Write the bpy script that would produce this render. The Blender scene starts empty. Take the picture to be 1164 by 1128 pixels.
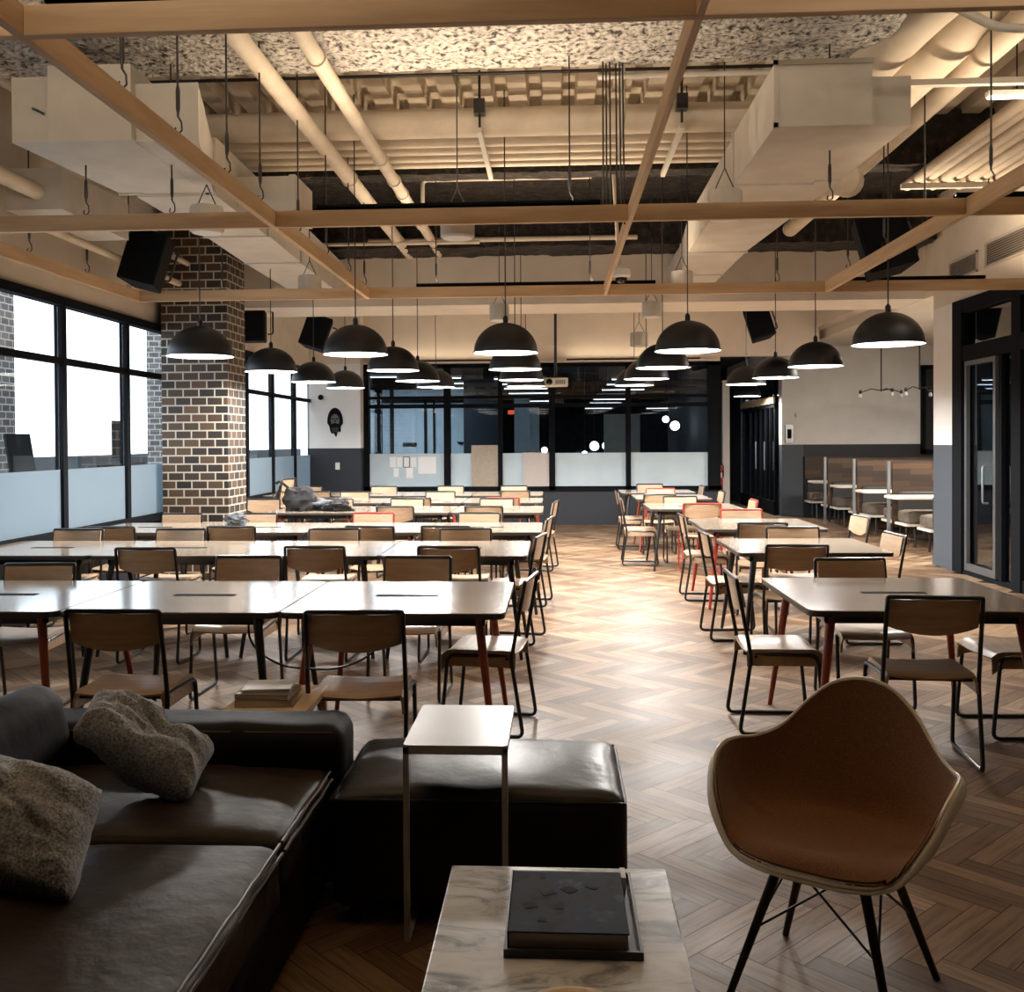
import bpy, bmesh, math, random
from mathutils import Vector, Matrix, noise
random.seed(7)
PI = math.pi
SC = bpy.context.scene
COL = SC.collection

# ------------------------------------------------------------------ helpers
class MB:
    """collects shapes into one mesh"""
    def __init__(s): s.v = []; s.f = []; s.sm = []
    def add(s, vs, fs, smooth=False, M=None):
        o = len(s.v)
        for p in vs:
            p = Vector(p)
            s.v.append(tuple(M @ p) if M is not None else tuple(p))
        for f in fs:
            s.f.append(tuple(i + o for i in f)); s.sm.append(smooth)
        return s
    def box(s, x0, x1, y0, y1, z0, z1, M=None):
        if x0 > x1: x0, x1 = x1, x0
        if y0 > y1: y0, y1 = y1, y0
        if z0 > z1: z0, z1 = z1, z0
        return s.add([(x0,y0,z0),(x1,y0,z0),(x1,y1,z0),(x0,y1,z0),(x0,y0,z1),(x1,y0,z1),(x1,y1,z1),(x0,y1,z1)],
                     [(0,3,2,1),(4,5,6,7),(0,1,5,4),(1,2,6,5),(2,3,7,6),(3,0,4,7)], False, M)
    def hexa(s, b, t, M=None):
        return s.add(list(b)+list(t), [(3,2,1,0),(4,5,6,7),(0,1,5,4),(1,2,6,5),(2,3,7,6),(3,0,4,7)], False, M)
    def tube(s, pts, r, seg=8, closed=False, caps=True, M=None, r2=None):
        P = [Vector(p) for p in pts]; n = len(P)
        rings = []; up = None
        for i in range(n):
            if closed: t = (P[(i+1)%n]-P[i-1])
            else: t = P[min(i+1,n-1)]-P[max(i-1,0)]
            t.normalize()
            if up is None:
                up = Vector((0,0,1)) if abs(t.z) < .9 else Vector((1,0,0))
            a = t.cross(up); a.normalize(); b = a.cross(t); b.normalize(); up = b
            rr = r if r2 is None else r + (r2-r)*i/(n-1)
            rings.append([P[i] + a*math.cos(2*PI*k/seg)*rr + b*math.sin(2*PI*k/seg)*rr for k in range(seg)])
        vs = [p for R in rings for p in R]; fs = []
        m = n if closed else n-1
        for i in range(m):
            j = (i+1) % n
            for k in range(seg):
                k2 = (k+1) % seg
                fs.append((i*seg+k, i*seg+k2, j*seg+k2, j*seg+k))
        if caps and not closed:
            fs.append(tuple(range(seg))[::-1]); fs.append(tuple((n-1)*seg+k for k in range(seg)))
        return s.add(vs, fs, True, M)
    def lathe(s, prof, c=(0,0,0), seg=32, M=None, smooth=True):
        vs = []; fs = []
        for (r, z) in prof:
            for k in range(seg):
                a = 2*PI*k/seg; vs.append((c[0]+r*math.cos(a), c[1]+r*math.sin(a), c[2]+z))
        for i in range(len(prof)-1):
            for k in range(seg):
                k2 = (k+1) % seg
                fs.append((i*seg+k, i*seg+k2, (i+1)*seg+k2, (i+1)*seg+k))
        if prof[0][0] > 1e-6: fs.append(tuple(range(seg))[::-1])
        if prof[-1][0] > 1e-6: fs.append(tuple((len(prof)-1)*seg+k for k in range(seg)))
        return s.add(vs, fs, smooth, M)
    def prism(s, poly, z0, z1, M=None):
        n = len(poly)
        vs = [(x,y,z0) for x,y in poly]+[(x,y,z1) for x,y in poly]
        fs = [tuple(range(n))[::-1], tuple(range(n,2*n))]+[(i,(i+1)%n,(i+1)%n+n,i+n) for i in range(n)]
        return s.add(vs, fs, False, M)
    def grid(s, fn, nu, nv, smooth=True, M=None, wrap=False):
        vs = [fn(i/(nu-1 if not wrap else nu), j/(nv-1)) for j in range(nv) for i in range(nu)]
        fs = []
        for j in range(nv-1):
            for i in range(nu if wrap else nu-1):
                i2 = (i+1) % nu
                fs.append((j*nu+i, j*nu+i2, (j+1)*nu+i2, (j+1)*nu+i))
        return s.add(vs, fs, smooth, M)
    def rbox(s, x0, x1, y0, y1, z0, z1, r, n=10, warp=None, M=None):
        """soft box: a subdivided cube with rounded edges; warp(p, u) may move points"""
        c = Vector(((x0+x1)/2,(y0+y1)/2,(z0+z1)/2)); h = Vector(((x1-x0)/2,(y1-y0)/2,(z1-z0)/2))
        idx = {}; vs = []; fs = []
        def g(t):   # grid spacing clustered at the ends
            return math.sin(t*PI/2) if abs(t) < 1 else t
        def vert(a, b, cc):
            k = (a,b,cc)
            if k not in idx:
                u = Vector((g(2*a/n-1), g(2*b/n-1), g(2*cc/n-1)))
                p = Vector((u.x*h.x, u.y*h.y, u.z*h.z))
                q = Vector([max(-(h[i]-r), min(h[i]-r, p[i])) for i in range(3)])
                d = p-q
                if d.length > 1e-9: p = q + d.normalized()*r
                p = p + c
                if warp: p = warp(p, u)
                idx[k] = len(vs); vs.append(tuple(p))
            return idx[k]
        for a in range(n):
            for b in range(n):
                fs.append((vert(a,b,0),vert(a,b+1,0),vert(a+1,b+1,0),vert(a+1,b,0)))
                fs.append((vert(a,b,n),vert(a+1,b,n),vert(a+1,b+1,n),vert(a,b+1,n)))
                fs.append((vert(a,0,b),vert(a+1,0,b),vert(a+1,0,b+1),vert(a,0,b+1)))
                fs.append((vert(a,n,b),vert(a,n,b+1),vert(a+1,n,b+1),vert(a+1,n,b)))
                fs.append((vert(0,a,b),vert(0,a,b+1),vert(0,a+1,b+1),vert(0,a+1,b)))
                fs.append((vert(n,a,b),vert(n,a+1,b),vert(n,a+1,b+1),vert(n,a,b+1)))
        return s.add(vs, fs, True, M)
    def build(s, name, m, parent=None, loc=None, thick=None, bevel=None):
        me = bpy.data.meshes.new(name)
        me.from_pydata(s.v, [], s.f); me.update()
        if thick is not None or bevel is not None:
            bm = bmesh.new(); bm.from_mesh(me)
            if thick is not None:
                bmesh.ops.recalc_face_normals(bm, faces=bm.faces)
                bmesh.ops.solidify(bm, geom=list(bm.faces), thickness=thick)
                bmesh.ops.recalc_face_normals(bm, faces=bm.faces)
            if bevel is not None:
                bmesh.ops.bevel(bm, geom=[e for e in bm.edges if e.calc_face_angle(0) > .6], offset=bevel, segments=2, affect='EDGES', profile=.5)
            bm.to_mesh(me); bm.free()
            if thick is not None:
                for p in me.polygons: p.use_smooth = True
        else:
            me.polygons.foreach_set('use_smooth', s.sm)
        me.materials.append(m)
        if thick is not None or any(s.sm):
            try: me.set_sharp_from_angle(angle=math.radians(42))
            except Exception: pass
        o = bpy.data.objects.new(name, me); COL.objects.link(o)
        if parent is not None: o.parent = parent
        if loc is not None: o.location = loc
        return o

def B(x0,x1,y0,y1,z0,z1): return MB().box(x0,x1,y0,y1,z0,z1)

def tag(o, label=None, cat=None, group=None, kind=None):
    if label: o['label'] = label
    if cat: o['category'] = cat
    if group: o['group'] = group
    if kind: o['kind'] = kind
    return o
def struct(o): o['kind'] = 'structure'; return o
def empty(name, loc=(0,0,0), rz=0.):
    o = bpy.data.objects.new(name, None); COL.objects.link(o)
    o.empty_display_size = .1; o.location = loc; o.rotation_euler = (0,0,rz)
    return o
def thing(name, label, cat, loc=(0,0,0), rz=0., group=None):
    return tag(empty(name, loc, rz), label, cat, group)
def copy_tree(o, parent=None):
    c = o.copy(); COL.objects.link(c)
    if parent is not None: c.parent = parent
    for ch in list(o.children): copy_tree(ch, c)
    return c
def round_path(pts, r, n=4, closed=False):
    P = [Vector(p) for p in pts]; out = []; N = len(P)
    for i in range(N):
        if not closed and i in (0, N-1): out.append(P[i]); continue
        a, b, c = P[i-1], P[i], P[(i+1) % N]
        d1 = (a-b); d2 = (c-b); rr = min(r, d1.length*.45, d2.length*.45)
        p0 = b + d1.normalized()*rr; p1 = b + d2.normalized()*rr
        for k in range(n+1):
            t = k/n; out.append(p0*(1-t)**2 + b*2*t*(1-t) + p1*t*t)
    return out

# ------------------------------------------------------------------ materials
def mat(name, col=(.5,.5,.5), rough=.5, metal=0., spec=.5, coat=0., sheen=0., emit=None, es=0.):
    m = bpy.data.materials.new(name); m.use_nodes = True
    b = m.node_tree.nodes['Principled BSDF']
    b.inputs['Base Color'].default_value = (*col, 1); b.inputs['Roughness'].default_value = rough
    b.inputs['Metallic'].default_value = metal; b.inputs['Specular IOR Level'].default_value = spec
    b.inputs['Coat Weight'].default_value = coat; b.inputs['Coat Roughness'].default_value = .12
    if sheen: b.inputs['Sheen Weight'].default_value = sheen
    if emit: b.inputs['Emission Color'].default_value = (*emit, 1); b.inputs['Emission Strength'].default_value = es
    m.cycles.emission_sampling = 'NONE' if emit else 'AUTO'
    return m
def nt(m): return m.node_tree, m.node_tree.nodes['Principled BSDF']
def node(t, ty, **kw):
    n = t.nodes.new(ty)
    for k, v in kw.items():
        if k in n.inputs: n.inputs[k].default_value = v
        else: setattr(n, k, v)
    return n
def ramp(t, fac, stops):
    r = t.nodes.new('ShaderNodeValToRGB'); e = r.color_ramp.elements
    e[0].position, e[0].color = stops[0][0], (*stops[0][1], 1)
    e[1].position, e[1].color = stops[-1][0], (*stops[-1][1], 1)
    for p, c in stops[1:-1]:
        x = e.new(p); x.color = (*c, 1)
    t.links.new(fac, r.inputs[0]); return r
def coords(t, scale=(1,1,1), kind='Object'):
    tc = t.nodes.new('ShaderNodeTexCoord'); mp = t.nodes.new('ShaderNodeMapping')
    mp.inputs['Scale'].default_value = scale
    t.links.new(tc.outputs[kind], mp.inputs['Vector']); return mp.outputs[0]
def noisy(m, scale, stops, det=4., sc=(1,1,1), bump=0., bscale=None, rough=None, dist=0., bdist=.01):
    t, b = nt(m); v = coords(t, sc)
    n = node(t, 'ShaderNodeTexNoise', Scale=scale, Detail=det, Distortion=dist); t.links.new(v, n.inputs['Vector'])
    r = ramp(t, n.outputs['Fac'], stops); t.links.new(r.outputs[0], b.inputs['Base Color'])
    if bump:
        n2 = node(t, 'ShaderNodeTexNoise', Scale=bscale or scale, Detail=5.); t.links.new(v, n2.inputs['Vector'])
        bp = node(t, 'ShaderNodeBump', Strength=bump, Distance=bdist); t.links.new(n2.outputs['Fac'], bp.inputs['Height'])
        t.links.new(bp.outputs[0], b.inputs['Normal'])
    if rough:
        mr = node(t, 'ShaderNodeMapRange'); mr.inputs['To Min'].default_value = rough[0]; mr.inputs['To Max'].default_value = rough[1]
        n3 = node(t, 'ShaderNodeTexNoise', Scale=scale*.6, Detail=3.); t.links.new(v, n3.inputs['Vector'])
        t.links.new(n3.outputs['Fac'], mr.inputs['Value']); t.links.new(mr.outputs[0], b.inputs['Roughness'])
    return m

def wood(name, c0, c1, axis=0, rough=.5, coat=0., scale=6.):
    m = mat(name, c0, rough, coat=coat); sc = [9,9,9]; sc[axis] = .8
    return noisy(m, scale, [(.3, c0), (.7, c1)], det=6., sc=tuple(sc), bump=.05, dist=.4)

M = {}
M['paint_beige'] = noisy(mat('paint_beige', rough=.85), 3., [(.3,(.66,.59,.50)),(.7,(.72,.64,.55))])
M['paint_white'] = noisy(mat('paint_white', rough=.8), 3., [(.3,(.74,.73,.71)),(.7,(.80,.79,.77))])
M['navy'] = noisy(mat('navy_paint', rough=.55), 60., [(.3,(.007,.010,.016)),(.7,(.012,.016,.025))])
M['blue_grey'] = noisy(mat('blue_grey_paint', rough=.6), 40., [(.3,(.05,.063,.08)),(.7,(.06,.075,.095))])
M['black_frame'] = mat('black_frame_metal', (.005,.006,.008), .8, spec=.1)
M['black_tube'] = mat('black_tube_metal', (.012,.012,.013), .3, spec=.6)
M['red_tube'] = mat('red_tube_metal', (.28,.028,.018), .35)
M['black_matte'] = mat('black_matte', (.005,.005,.006), .8, spec=.2)
M['grey_metal'] = mat('brushed_grey_metal', (.42,.44,.46), .35, metal=.8)
M['duct'] = noisy(mat('duct_paint', rough=.6), 4., [(.3,(.47,.43,.37)),(.7,(.56,.51,.44))])
M['pipe'] = noisy(mat('pipe_paint', rough=.6), 5., [(.3,(.52,.44,.34)),(.7,(.64,.55,.43))])
M['deck'] = noisy(mat('deck_paint', rough=.7), 2.5, [(.25,(.42,.35,.26)),(.75,(.62,.53,.40))])
M['spray'] = noisy(mat('sprayed_fireproofing', rough=.95), 26., [(.36,(.05,.042,.036)),(.46,(.36,.33,.29)),(.62,(.56,.52,.47))], det=8., bump=1., bscale=24., bdist=.05)
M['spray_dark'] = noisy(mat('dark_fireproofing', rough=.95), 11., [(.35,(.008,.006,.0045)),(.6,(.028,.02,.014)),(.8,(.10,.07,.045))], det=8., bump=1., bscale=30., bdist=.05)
M['beam'] = wood('beam_wood', (.46,.30,.165), (.60,.42,.25), 0, .6, scale=2.2)
M['beam_y'] = wood('beam_wood_lengthwise', (.46,.30,.165), (.60,.42,.25), 1, .6, scale=2.2)
M['ply'] = wood('chair_plywood', (.33,.215,.13), (.43,.30,.19), 0, .38, .15, 4.)
M['table_top'] = wood('table_laminate', (.32,.255,.19), (.40,.325,.25), 0, .16, .6, 3.)
M['table_edge'] = mat('table_edge_dark', (.03,.025,.02), .5)
M['leg_orange'] = mat('leg_orange_paint', (.27,.055,.03), .4)
M['leg_brown'] = wood('leg_brown_wood', (.10,.05,.025), (.16,.08,.04), 2, .5)
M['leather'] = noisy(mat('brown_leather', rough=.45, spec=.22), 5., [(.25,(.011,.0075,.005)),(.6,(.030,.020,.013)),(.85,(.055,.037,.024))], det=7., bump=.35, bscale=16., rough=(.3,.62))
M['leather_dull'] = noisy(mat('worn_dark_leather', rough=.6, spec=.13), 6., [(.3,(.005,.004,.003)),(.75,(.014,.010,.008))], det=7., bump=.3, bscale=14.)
M['leather_black'] = noisy(mat('dark_leather', rough=.3, spec=.38), 6., [(.3,(.004,.003,.0025)),(.75,(.012,.008,.006))], det=7., bump=.3, bscale=14., rough=(.24,.48))
M['piping'] = mat('leather_piping', (.09,.06,.04), .35)
M['lamp_black'] = mat('lamp_enamel', (.007,.008,.011), .42, spec=.4)
M['lamp_white'] = mat('lamp_inner_enamel', (.85,.85,.83), .5)
M['lamp_glow'] = mat('lamp_diffuser', (.9,.9,.9), .5, emit=(1,.97,.92), es=2.)
M['strip_glow'] = mat('strip_light_tube', (.9,.9,.9), .5, emit=(1,.93,.82), es=5.)
M['added_uplight_glow'] = mat('added_uplight_tube', (.9,.9,.9), .5, emit=(1,.74,.46), es=1.5)  # tube glow of the unseen added ceiling lamps
M['cool_glow'] = mat('cool_strip_tube', (.9,.9,.9), .5, emit=(.9,.97,1), es=1.6)
M['globe_glow'] = mat('globe_bulb', (.9,.9,.9), .5, emit=(1,.98,.95), es=3.)
M['red_glow'] = mat('red_sign_face', (.8,.1,.05), .5, emit=(1,.12,.04), es=.25)
M['white_steel'] = mat('white_powder_steel', (.40,.39,.37), .32, spec=.6)
M['white_plastic'] = mat('white_plastic', (.72,.71,.68), .45)
M['can_grey'] = noisy(mat('can_speaker_paint', rough=.7), 5., [(.3,(.5,.47,.42)),(.7,(.58,.55,.49))])
M['fabric_grey'] = noisy(mat('grey_knit', rough=.95, sheen=.3), 130., [(.35,(.11,.118,.128)),(.65,(.34,.355,.375))], det=2., bump=.8, bscale=150., bdist=.004)
M['fabric_brown'] = noisy(mat('brown_upholstery', rough=.9, sheen=.25), 260., [(.35,(.13,.05,.016)),(.65,(.23,.095,.032))], det=2., bump=.3, bscale=260., bdist=.002)
M['shell_cream'] = mat('cream_shell', (.80,.74,.64), .35, coat=.2)
M['dark_wood'] = wood('dark_dowel', (.018,.011,.008), (.04,.024,.016), 2, .4)
M['table_ply'] = wood('pale_side_table_wood', (.60,.44,.28), (.70,.54,.36), 1, .4)
M['cushion_tan'] = noisy(mat('booth_cushion', rough=.8), 9., [(.3,(.09,.07,.055)),(.7,(.16,.13,.10))])
M['cushion_black'] = mat('booth_dark_upholstery', (.018,.016,.015), .6)
M['booth_top'] = mat('booth_table_laminate', (.78,.72,.62), .35)
M['paper'] = mat('paper', (.80,.80,.80), .8)
M['paper_pink'] = mat('paper_edge_pink', (.78,.66,.62), .8)
M['kraft'] = noisy(mat('kraft_board', rough=.9), 20., [(.3,(.36,.30,.24)),(.7,(.42,.36,.29))])
M['board_pink'] = noisy(mat('pinboard_fabric', rough=.9), 40., [(.3,(.47,.42,.40)),(.7,(.55,.50,.47))])
M['frost_back'] = noisy(mat('frosted_film', rough=.55), 3., [(.3,(.44,.54,.60)),(.7,(.50,.60,.66))])
M['concrete'] = noisy(mat('outside_paving', rough=.9), 3., [(.3,(.45,.46,.47)),(.7,(.55,.56,.57))])
M['ink'] = mat('black_ink', (.006,.006,.007), .9, spec=.1)
M['ink_grey'] = mat('grey_ink', (.10,.10,.10), .7)
M['screen'] = mat('dark_screen', (.01,.012,.015), .15)
M['red_paint'] = mat('extinguisher_red', (.5,.02,.015), .35)
M['cloth_black'] = noisy(mat('black_coat_cloth', rough=.85), 12., [(.3,(.003,.003,.004)),(.7,(.012,.012,.014))])
M['cloth_grey'] = noisy(mat('slate_coat_cloth', rough=.8), 12., [(.3,(.025,.03,.037)),(.7,(.09,.10,.115))])
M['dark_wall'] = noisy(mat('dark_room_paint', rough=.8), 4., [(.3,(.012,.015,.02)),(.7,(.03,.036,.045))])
M['pale_wall'] = noisy(mat('pale_partition', rough=.7), 4., [(.3,(.42,.50,.55)),(.7,(.50,.58,.62))])  # white partition; the room's blue light is put into its colour
M['carpet_dark'] = mat('dark_carpet', (.03,.032,.035), .9)
M['page'] = noisy(mat('book_pages', rough=.9), 4., [(.3,(.45,.40,.35)),(.7,(.60,.55,.48))], sc=(1,1,60))
M['cover_grey'] = mat('grey_book_cover', (.22,.22,.22), .3)
M['cover_white'] = mat('pale_book_cover', (.8,.8,.8), .25)
M['cover_tan'] = mat('tan_book_cover', (.30,.22,.15), .5)
M['tray'] = mat('black_lacquer_tray', (.012,.008,.007), .35)
M['grille'] = mat('grille_slots', (.30,.26,.20), .7)
M['vent_dark'] = mat('vent_shadow_gap', (.10,.08,.06), .8)

def glass_mat(name, tint=(.93,.97,1), gl=1.):
    m = bpy.data.materials.new(name); m.use_nodes = True; t = m.node_tree; t.nodes.clear()
    out = t.nodes.new('ShaderNodeOutputMaterial'); mix = t.nodes.new('ShaderNodeMixShader')
    tr = t.nodes.new('ShaderNodeBsdfTransparent'); tr.inputs[0].default_value = (*tint, 1)
    g = t.nodes.new('ShaderNodeBsdfGlossy'); g.inputs['Roughness'].default_value = .01
    f = t.nodes.new('ShaderNodeLayerWeight'); f.inputs[0].default_value = .5
    pw = node(t, 'ShaderNodeMath', operation='POWER'); pw.inputs[1].default_value = 5.
    mu = node(t, 'ShaderNodeMath', operation='MULTIPLY_ADD'); mu.inputs[1].default_value = .9*gl; mu.inputs[2].default_value = .04*gl; mu.use_clamp = True
    t.links.new(f.outputs['Facing'], pw.inputs[0]); t.links.new(pw.outputs[0], mu.inputs[0]); t.links.new(mu.outputs[0], mix.inputs[0])
    t.links.new(tr.outputs[0], mix.inputs[1]); t.links.new(g.outputs[0], mix.inputs[2]); t.links.new(mix.outputs[0], out.inputs[0])
    return m
M['glass'] = glass_mat('window_glass'); M['glass_dark'] = glass_mat('partition_glass', (.75,.82,.88), 1.6)

def frosted():
    m = bpy.data.materials.new('frosted_window_film'); m.use_nodes = True; t = m.node_tree; t.nodes.clear()
    out = t.nodes.new('ShaderNodeOutputMaterial'); mix = t.nodes.new('ShaderNodeMixShader'); mix.inputs[0].default_value = .6
    tr = t.nodes.new('ShaderNodeBsdfTranslucent'); tr.inputs[0].default_value = (.44,.51,.555,1)
    d = t.nodes.new('ShaderNodeBsdfDiffuse'); d.inputs[0].default_value = (.28,.33,.365,1)
    t.links.new(d.outputs[0], mix.inputs[1]); t.links.new(tr.outputs[0], mix.inputs[2]); t.links.new(mix.outputs[0], out.inputs[0])
    return m
M['frost'] = frosted()

def brick_mat(name, c1, c2, mortar, rough=.6):
    m = mat(name, rough=rough); t, b = nt(m)
    tc = t.nodes.new('ShaderNodeTexCoord'); sep = t.nodes.new('ShaderNodeSeparateXYZ'); t.links.new(tc.outputs['Object'], sep.inputs[0])
    add = node(t, 'ShaderNodeMath', operation='ADD'); t.links.new(sep.outputs[0], add.inputs[0]); t.links.new(sep.outputs[1], add.inputs[1])
    cmb = t.nodes.new('ShaderNodeCombineXYZ'); t.links.new(add.outputs[0], cmb.inputs[0]); t.links.new(sep.outputs[2], cmb.inputs[1])
    br = node(t, 'ShaderNodeTexBrick', Scale=1.); br.inputs['Brick Width'].default_value = .18; br.inputs['Row Height'].default_value = .0935
    br.inputs['Mortar Size'].default_value = .0085; br.inputs['Mortar Smooth'].default_value = .1; br.inputs['Bias'].default_value = -.1
    br.inputs['Color1'].default_value = (*c1,1); br.inputs['Color2'].default_value = (*c2,1); br.inputs['Mortar'].default_value = (*mortar,1)
    t.links.new(cmb.outputs[0], br.inputs['Vector']); t.links.new(br.outputs['Color'], b.inputs['Base Color'])
    bp = node(t, 'ShaderNodeBump', Strength=.6, Distance=.006); bp.invert = True
    t.links.new(br.outputs['Fac'], bp.inputs['Height']); t.links.new(bp.outputs[0], b.inputs['Normal'])
    return m
M['brick'] = brick_mat('dark_brick', (.010,.006,.004), (.085,.044,.020), (.42,.38,.31), .6)
M['brick_pale'] = brick_mat('outside_brick', (.07,.06,.055), (.15,.13,.12), (.40,.39,.38), .8)
M['outside_dark'] = mat('outside_dark_paint', (.02,.026,.032), .6)

def marble():
    m = mat('white_marble', rough=.3, coat=.1); t, b = nt(m); v = coords(t, (1,1,1))
    n1 = node(t, 'ShaderNodeTexNoise', Scale=2.2, Detail=8., Distortion=1.6); t.links.new(v, n1.inputs['Vector'])
    mp = t.nodes.new('ShaderNodeMapping'); tc = t.nodes.new('ShaderNodeTexCoord'); t.links.new(tc.outputs['Object'], mp.inputs['Vector'])
    mp.inputs['Rotation'].default_value = (0,0,math.radians(-38)); mp.inputs['Scale'].default_value = (2.6,6.5,1.)
    w = node(t, 'ShaderNodeTexNoise', Scale=1.9, Detail=10., Distortion=.9, Roughness=.66); t.links.new(mp.outputs[0], w.inputs['Vector'])
    r1 = ramp(t, w.outputs['Fac'], [(.34,(.10,.11,.12)),(.425,(.30,.32,.34)),(.49,(.56,.58,.60)),(.62,(.72,.74,.75))])
    r2 = ramp(t, n1.outputs['Fac'], [(.3,(.78,.77,.76)),(.7,(1,1,1))])
    mx = t.nodes.new('ShaderNodeMix'); mx.data_type = 'RGBA'; mx.blend_type = 'MULTIPLY'; mx.inputs[0].default_value = 1.
    t.links.new(r1.outputs[0], mx.inputs[6]); t.links.new(r2.outputs[0], mx.inputs[7]); t.links.new(mx.outputs[2], b.inputs['Base Color'])
    return m
M['marble'] = marble()

def plank_wall():
    m = mat('reclaimed_wood_panel', rough=.6); t, b = nt(m)
    tc = t.nodes.new('ShaderNodeTexCoord'); sep = t.nodes.new('ShaderNodeSeparateXYZ'); t.links.new(tc.outputs['Object'], sep.inputs[0])
    cmb = t.nodes.new('ShaderNodeCombineXYZ'); t.links.new(sep.outputs[0], cmb.inputs[0]); t.links.new(sep.outputs[2], cmb.inputs[1])
    br = node(t, 'ShaderNodeTexBrick', Scale=1.); br.inputs['Brick Width'].default_value = .62; br.inputs['Row Height'].default_value = .085
    br.inputs['Mortar Size'].default_value = .002
    br.inputs['Color1'].default_value = (.022,.012,.007,1); br.inputs['Color2'].default_value = (.085,.046,.024,1); br.inputs['Mortar'].default_value = (.01,.006,.004,1)
    t.links.new(cmb.outputs[0], br.inputs['Vector']); t.links.new(br.outputs['Color'], b.inputs['Base Color'])
    return m
M['reclaimed'] = plank_wall()

def floor_mat():
    m = mat('oak_parquet', rough=.3, spec=.36); t, b = nt(m)
    at = t.nodes.new('ShaderNodeAttribute'); at.attribute_name = 'plank'
    v = coords(t, (1,1,1))
    n = node(t, 'ShaderNodeTexNoise', Scale=14., Detail=6., Distortion=.5); 
    # grain runs along each board: the board's own direction is stored with it
    mp = t.nodes.new('ShaderNodeVectorMath'); mp.operation = 'MULTIPLY'
    uv = t.nodes.new('ShaderNodeUVMap'); uv.uv_map = 'board'
    mp.inputs[1].default_value = (.35, 4., 1.); t.links.new(uv.outputs[0], mp.inputs[0]); t.links.new(mp.outputs[0], n.inputs['Vector'])
    base = ramp(t, at.outputs['Fac'], [(0.,(.10,.055,.029)),(.35,(.17,.10,.055)),(.7,(.235,.148,.085)),(1.,(.31,.21,.13))])
    gr = ramp(t, n.outputs['Fac'], [(.3,(.55,.52,.5)),(.55,(1,1,1)),(.8,(1.1,1.1,1.1))])
    mx = t.nodes.new('ShaderNodeMix'); mx.data_type = 'RGBA'; mx.blend_type = 'MULTIPLY'; mx.inputs[0].default_value = 1.
    t.links.new(base.outputs[0], mx.inputs[6]); t.links.new(gr.outputs[0], mx.inputs[7]); t.links.new(mx.outputs[2], b.inputs['Base Color'])
    n3 = node(t, 'ShaderNodeTexNoise', Scale=1.6, Detail=5.); t.links.new(v, n3.inputs['Vector'])
    mr = node(t, 'ShaderNodeMapRange'); mr.inputs['From Min'].default_value = .3; mr.inputs['From Max'].default_value = .7
    mr.inputs['To Min'].default_value = .36; mr.inputs['To Max'].default_value = .56
    t.links.new(n3.outputs['Fac'], mr.inputs['Value']); t.links.new(mr.outputs[0], b.inputs['Roughness'])
    ad = node(t, 'ShaderNodeMath', operation='MULTIPLY_ADD'); ad.inputs[1].default_value = 1.2
    ad.inputs[0].default_value = 0.; t.links.new(n.outputs['Fac'], ad.inputs[2])
    bp = node(t, 'ShaderNodeBump', Strength=.25, Distance=.003); t.links.new(ad.outputs[0], bp.inputs['Height']); t.links.new(bp.outputs[0], b.inputs['Normal'])
    return m
M['floor'] = floor_mat()

# ------------------------------------------------------------------ camera
F_, PX, PY = 1130., 567., 516.
yaw, pit, rol = math.radians(3.29), math.radians(.75), math.radians(.33)
cy, sy, cp, sp = math.cos(yaw), math.sin(yaw), math.cos(pit), math.sin(pit)
fw = Vector((-sy*cp, cy*cp, -sp)); r0 = Vector((cy, sy, 0)); u0 = r0.cross(fw)
cr, sr = math.cos(rol), math.sin(rol)
rr_ = r0*cr - u0*sr; uu_ = r0*sr + u0*cr
cam = bpy.data.objects.new('camera', bpy.data.cameras.new('camera')); COL.objects.link(cam)
mw = Matrix((rr_, uu_, -fw)).transposed().to_4x4(); mw.translation = Vector((0,0,1.55))
cam.matrix_world = mw
cam.data.sensor_width = 36.; cam.data.sensor_fit = 'HORIZONTAL'; cam.data.lens = F_/1164*36
cam.data.shift_x = (582-PX)/1164; cam.data.shift_y = (PY-564)/1164
cam.data.clip_start = .05; cam.data.clip_end = 200
SC.camera = cam

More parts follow.
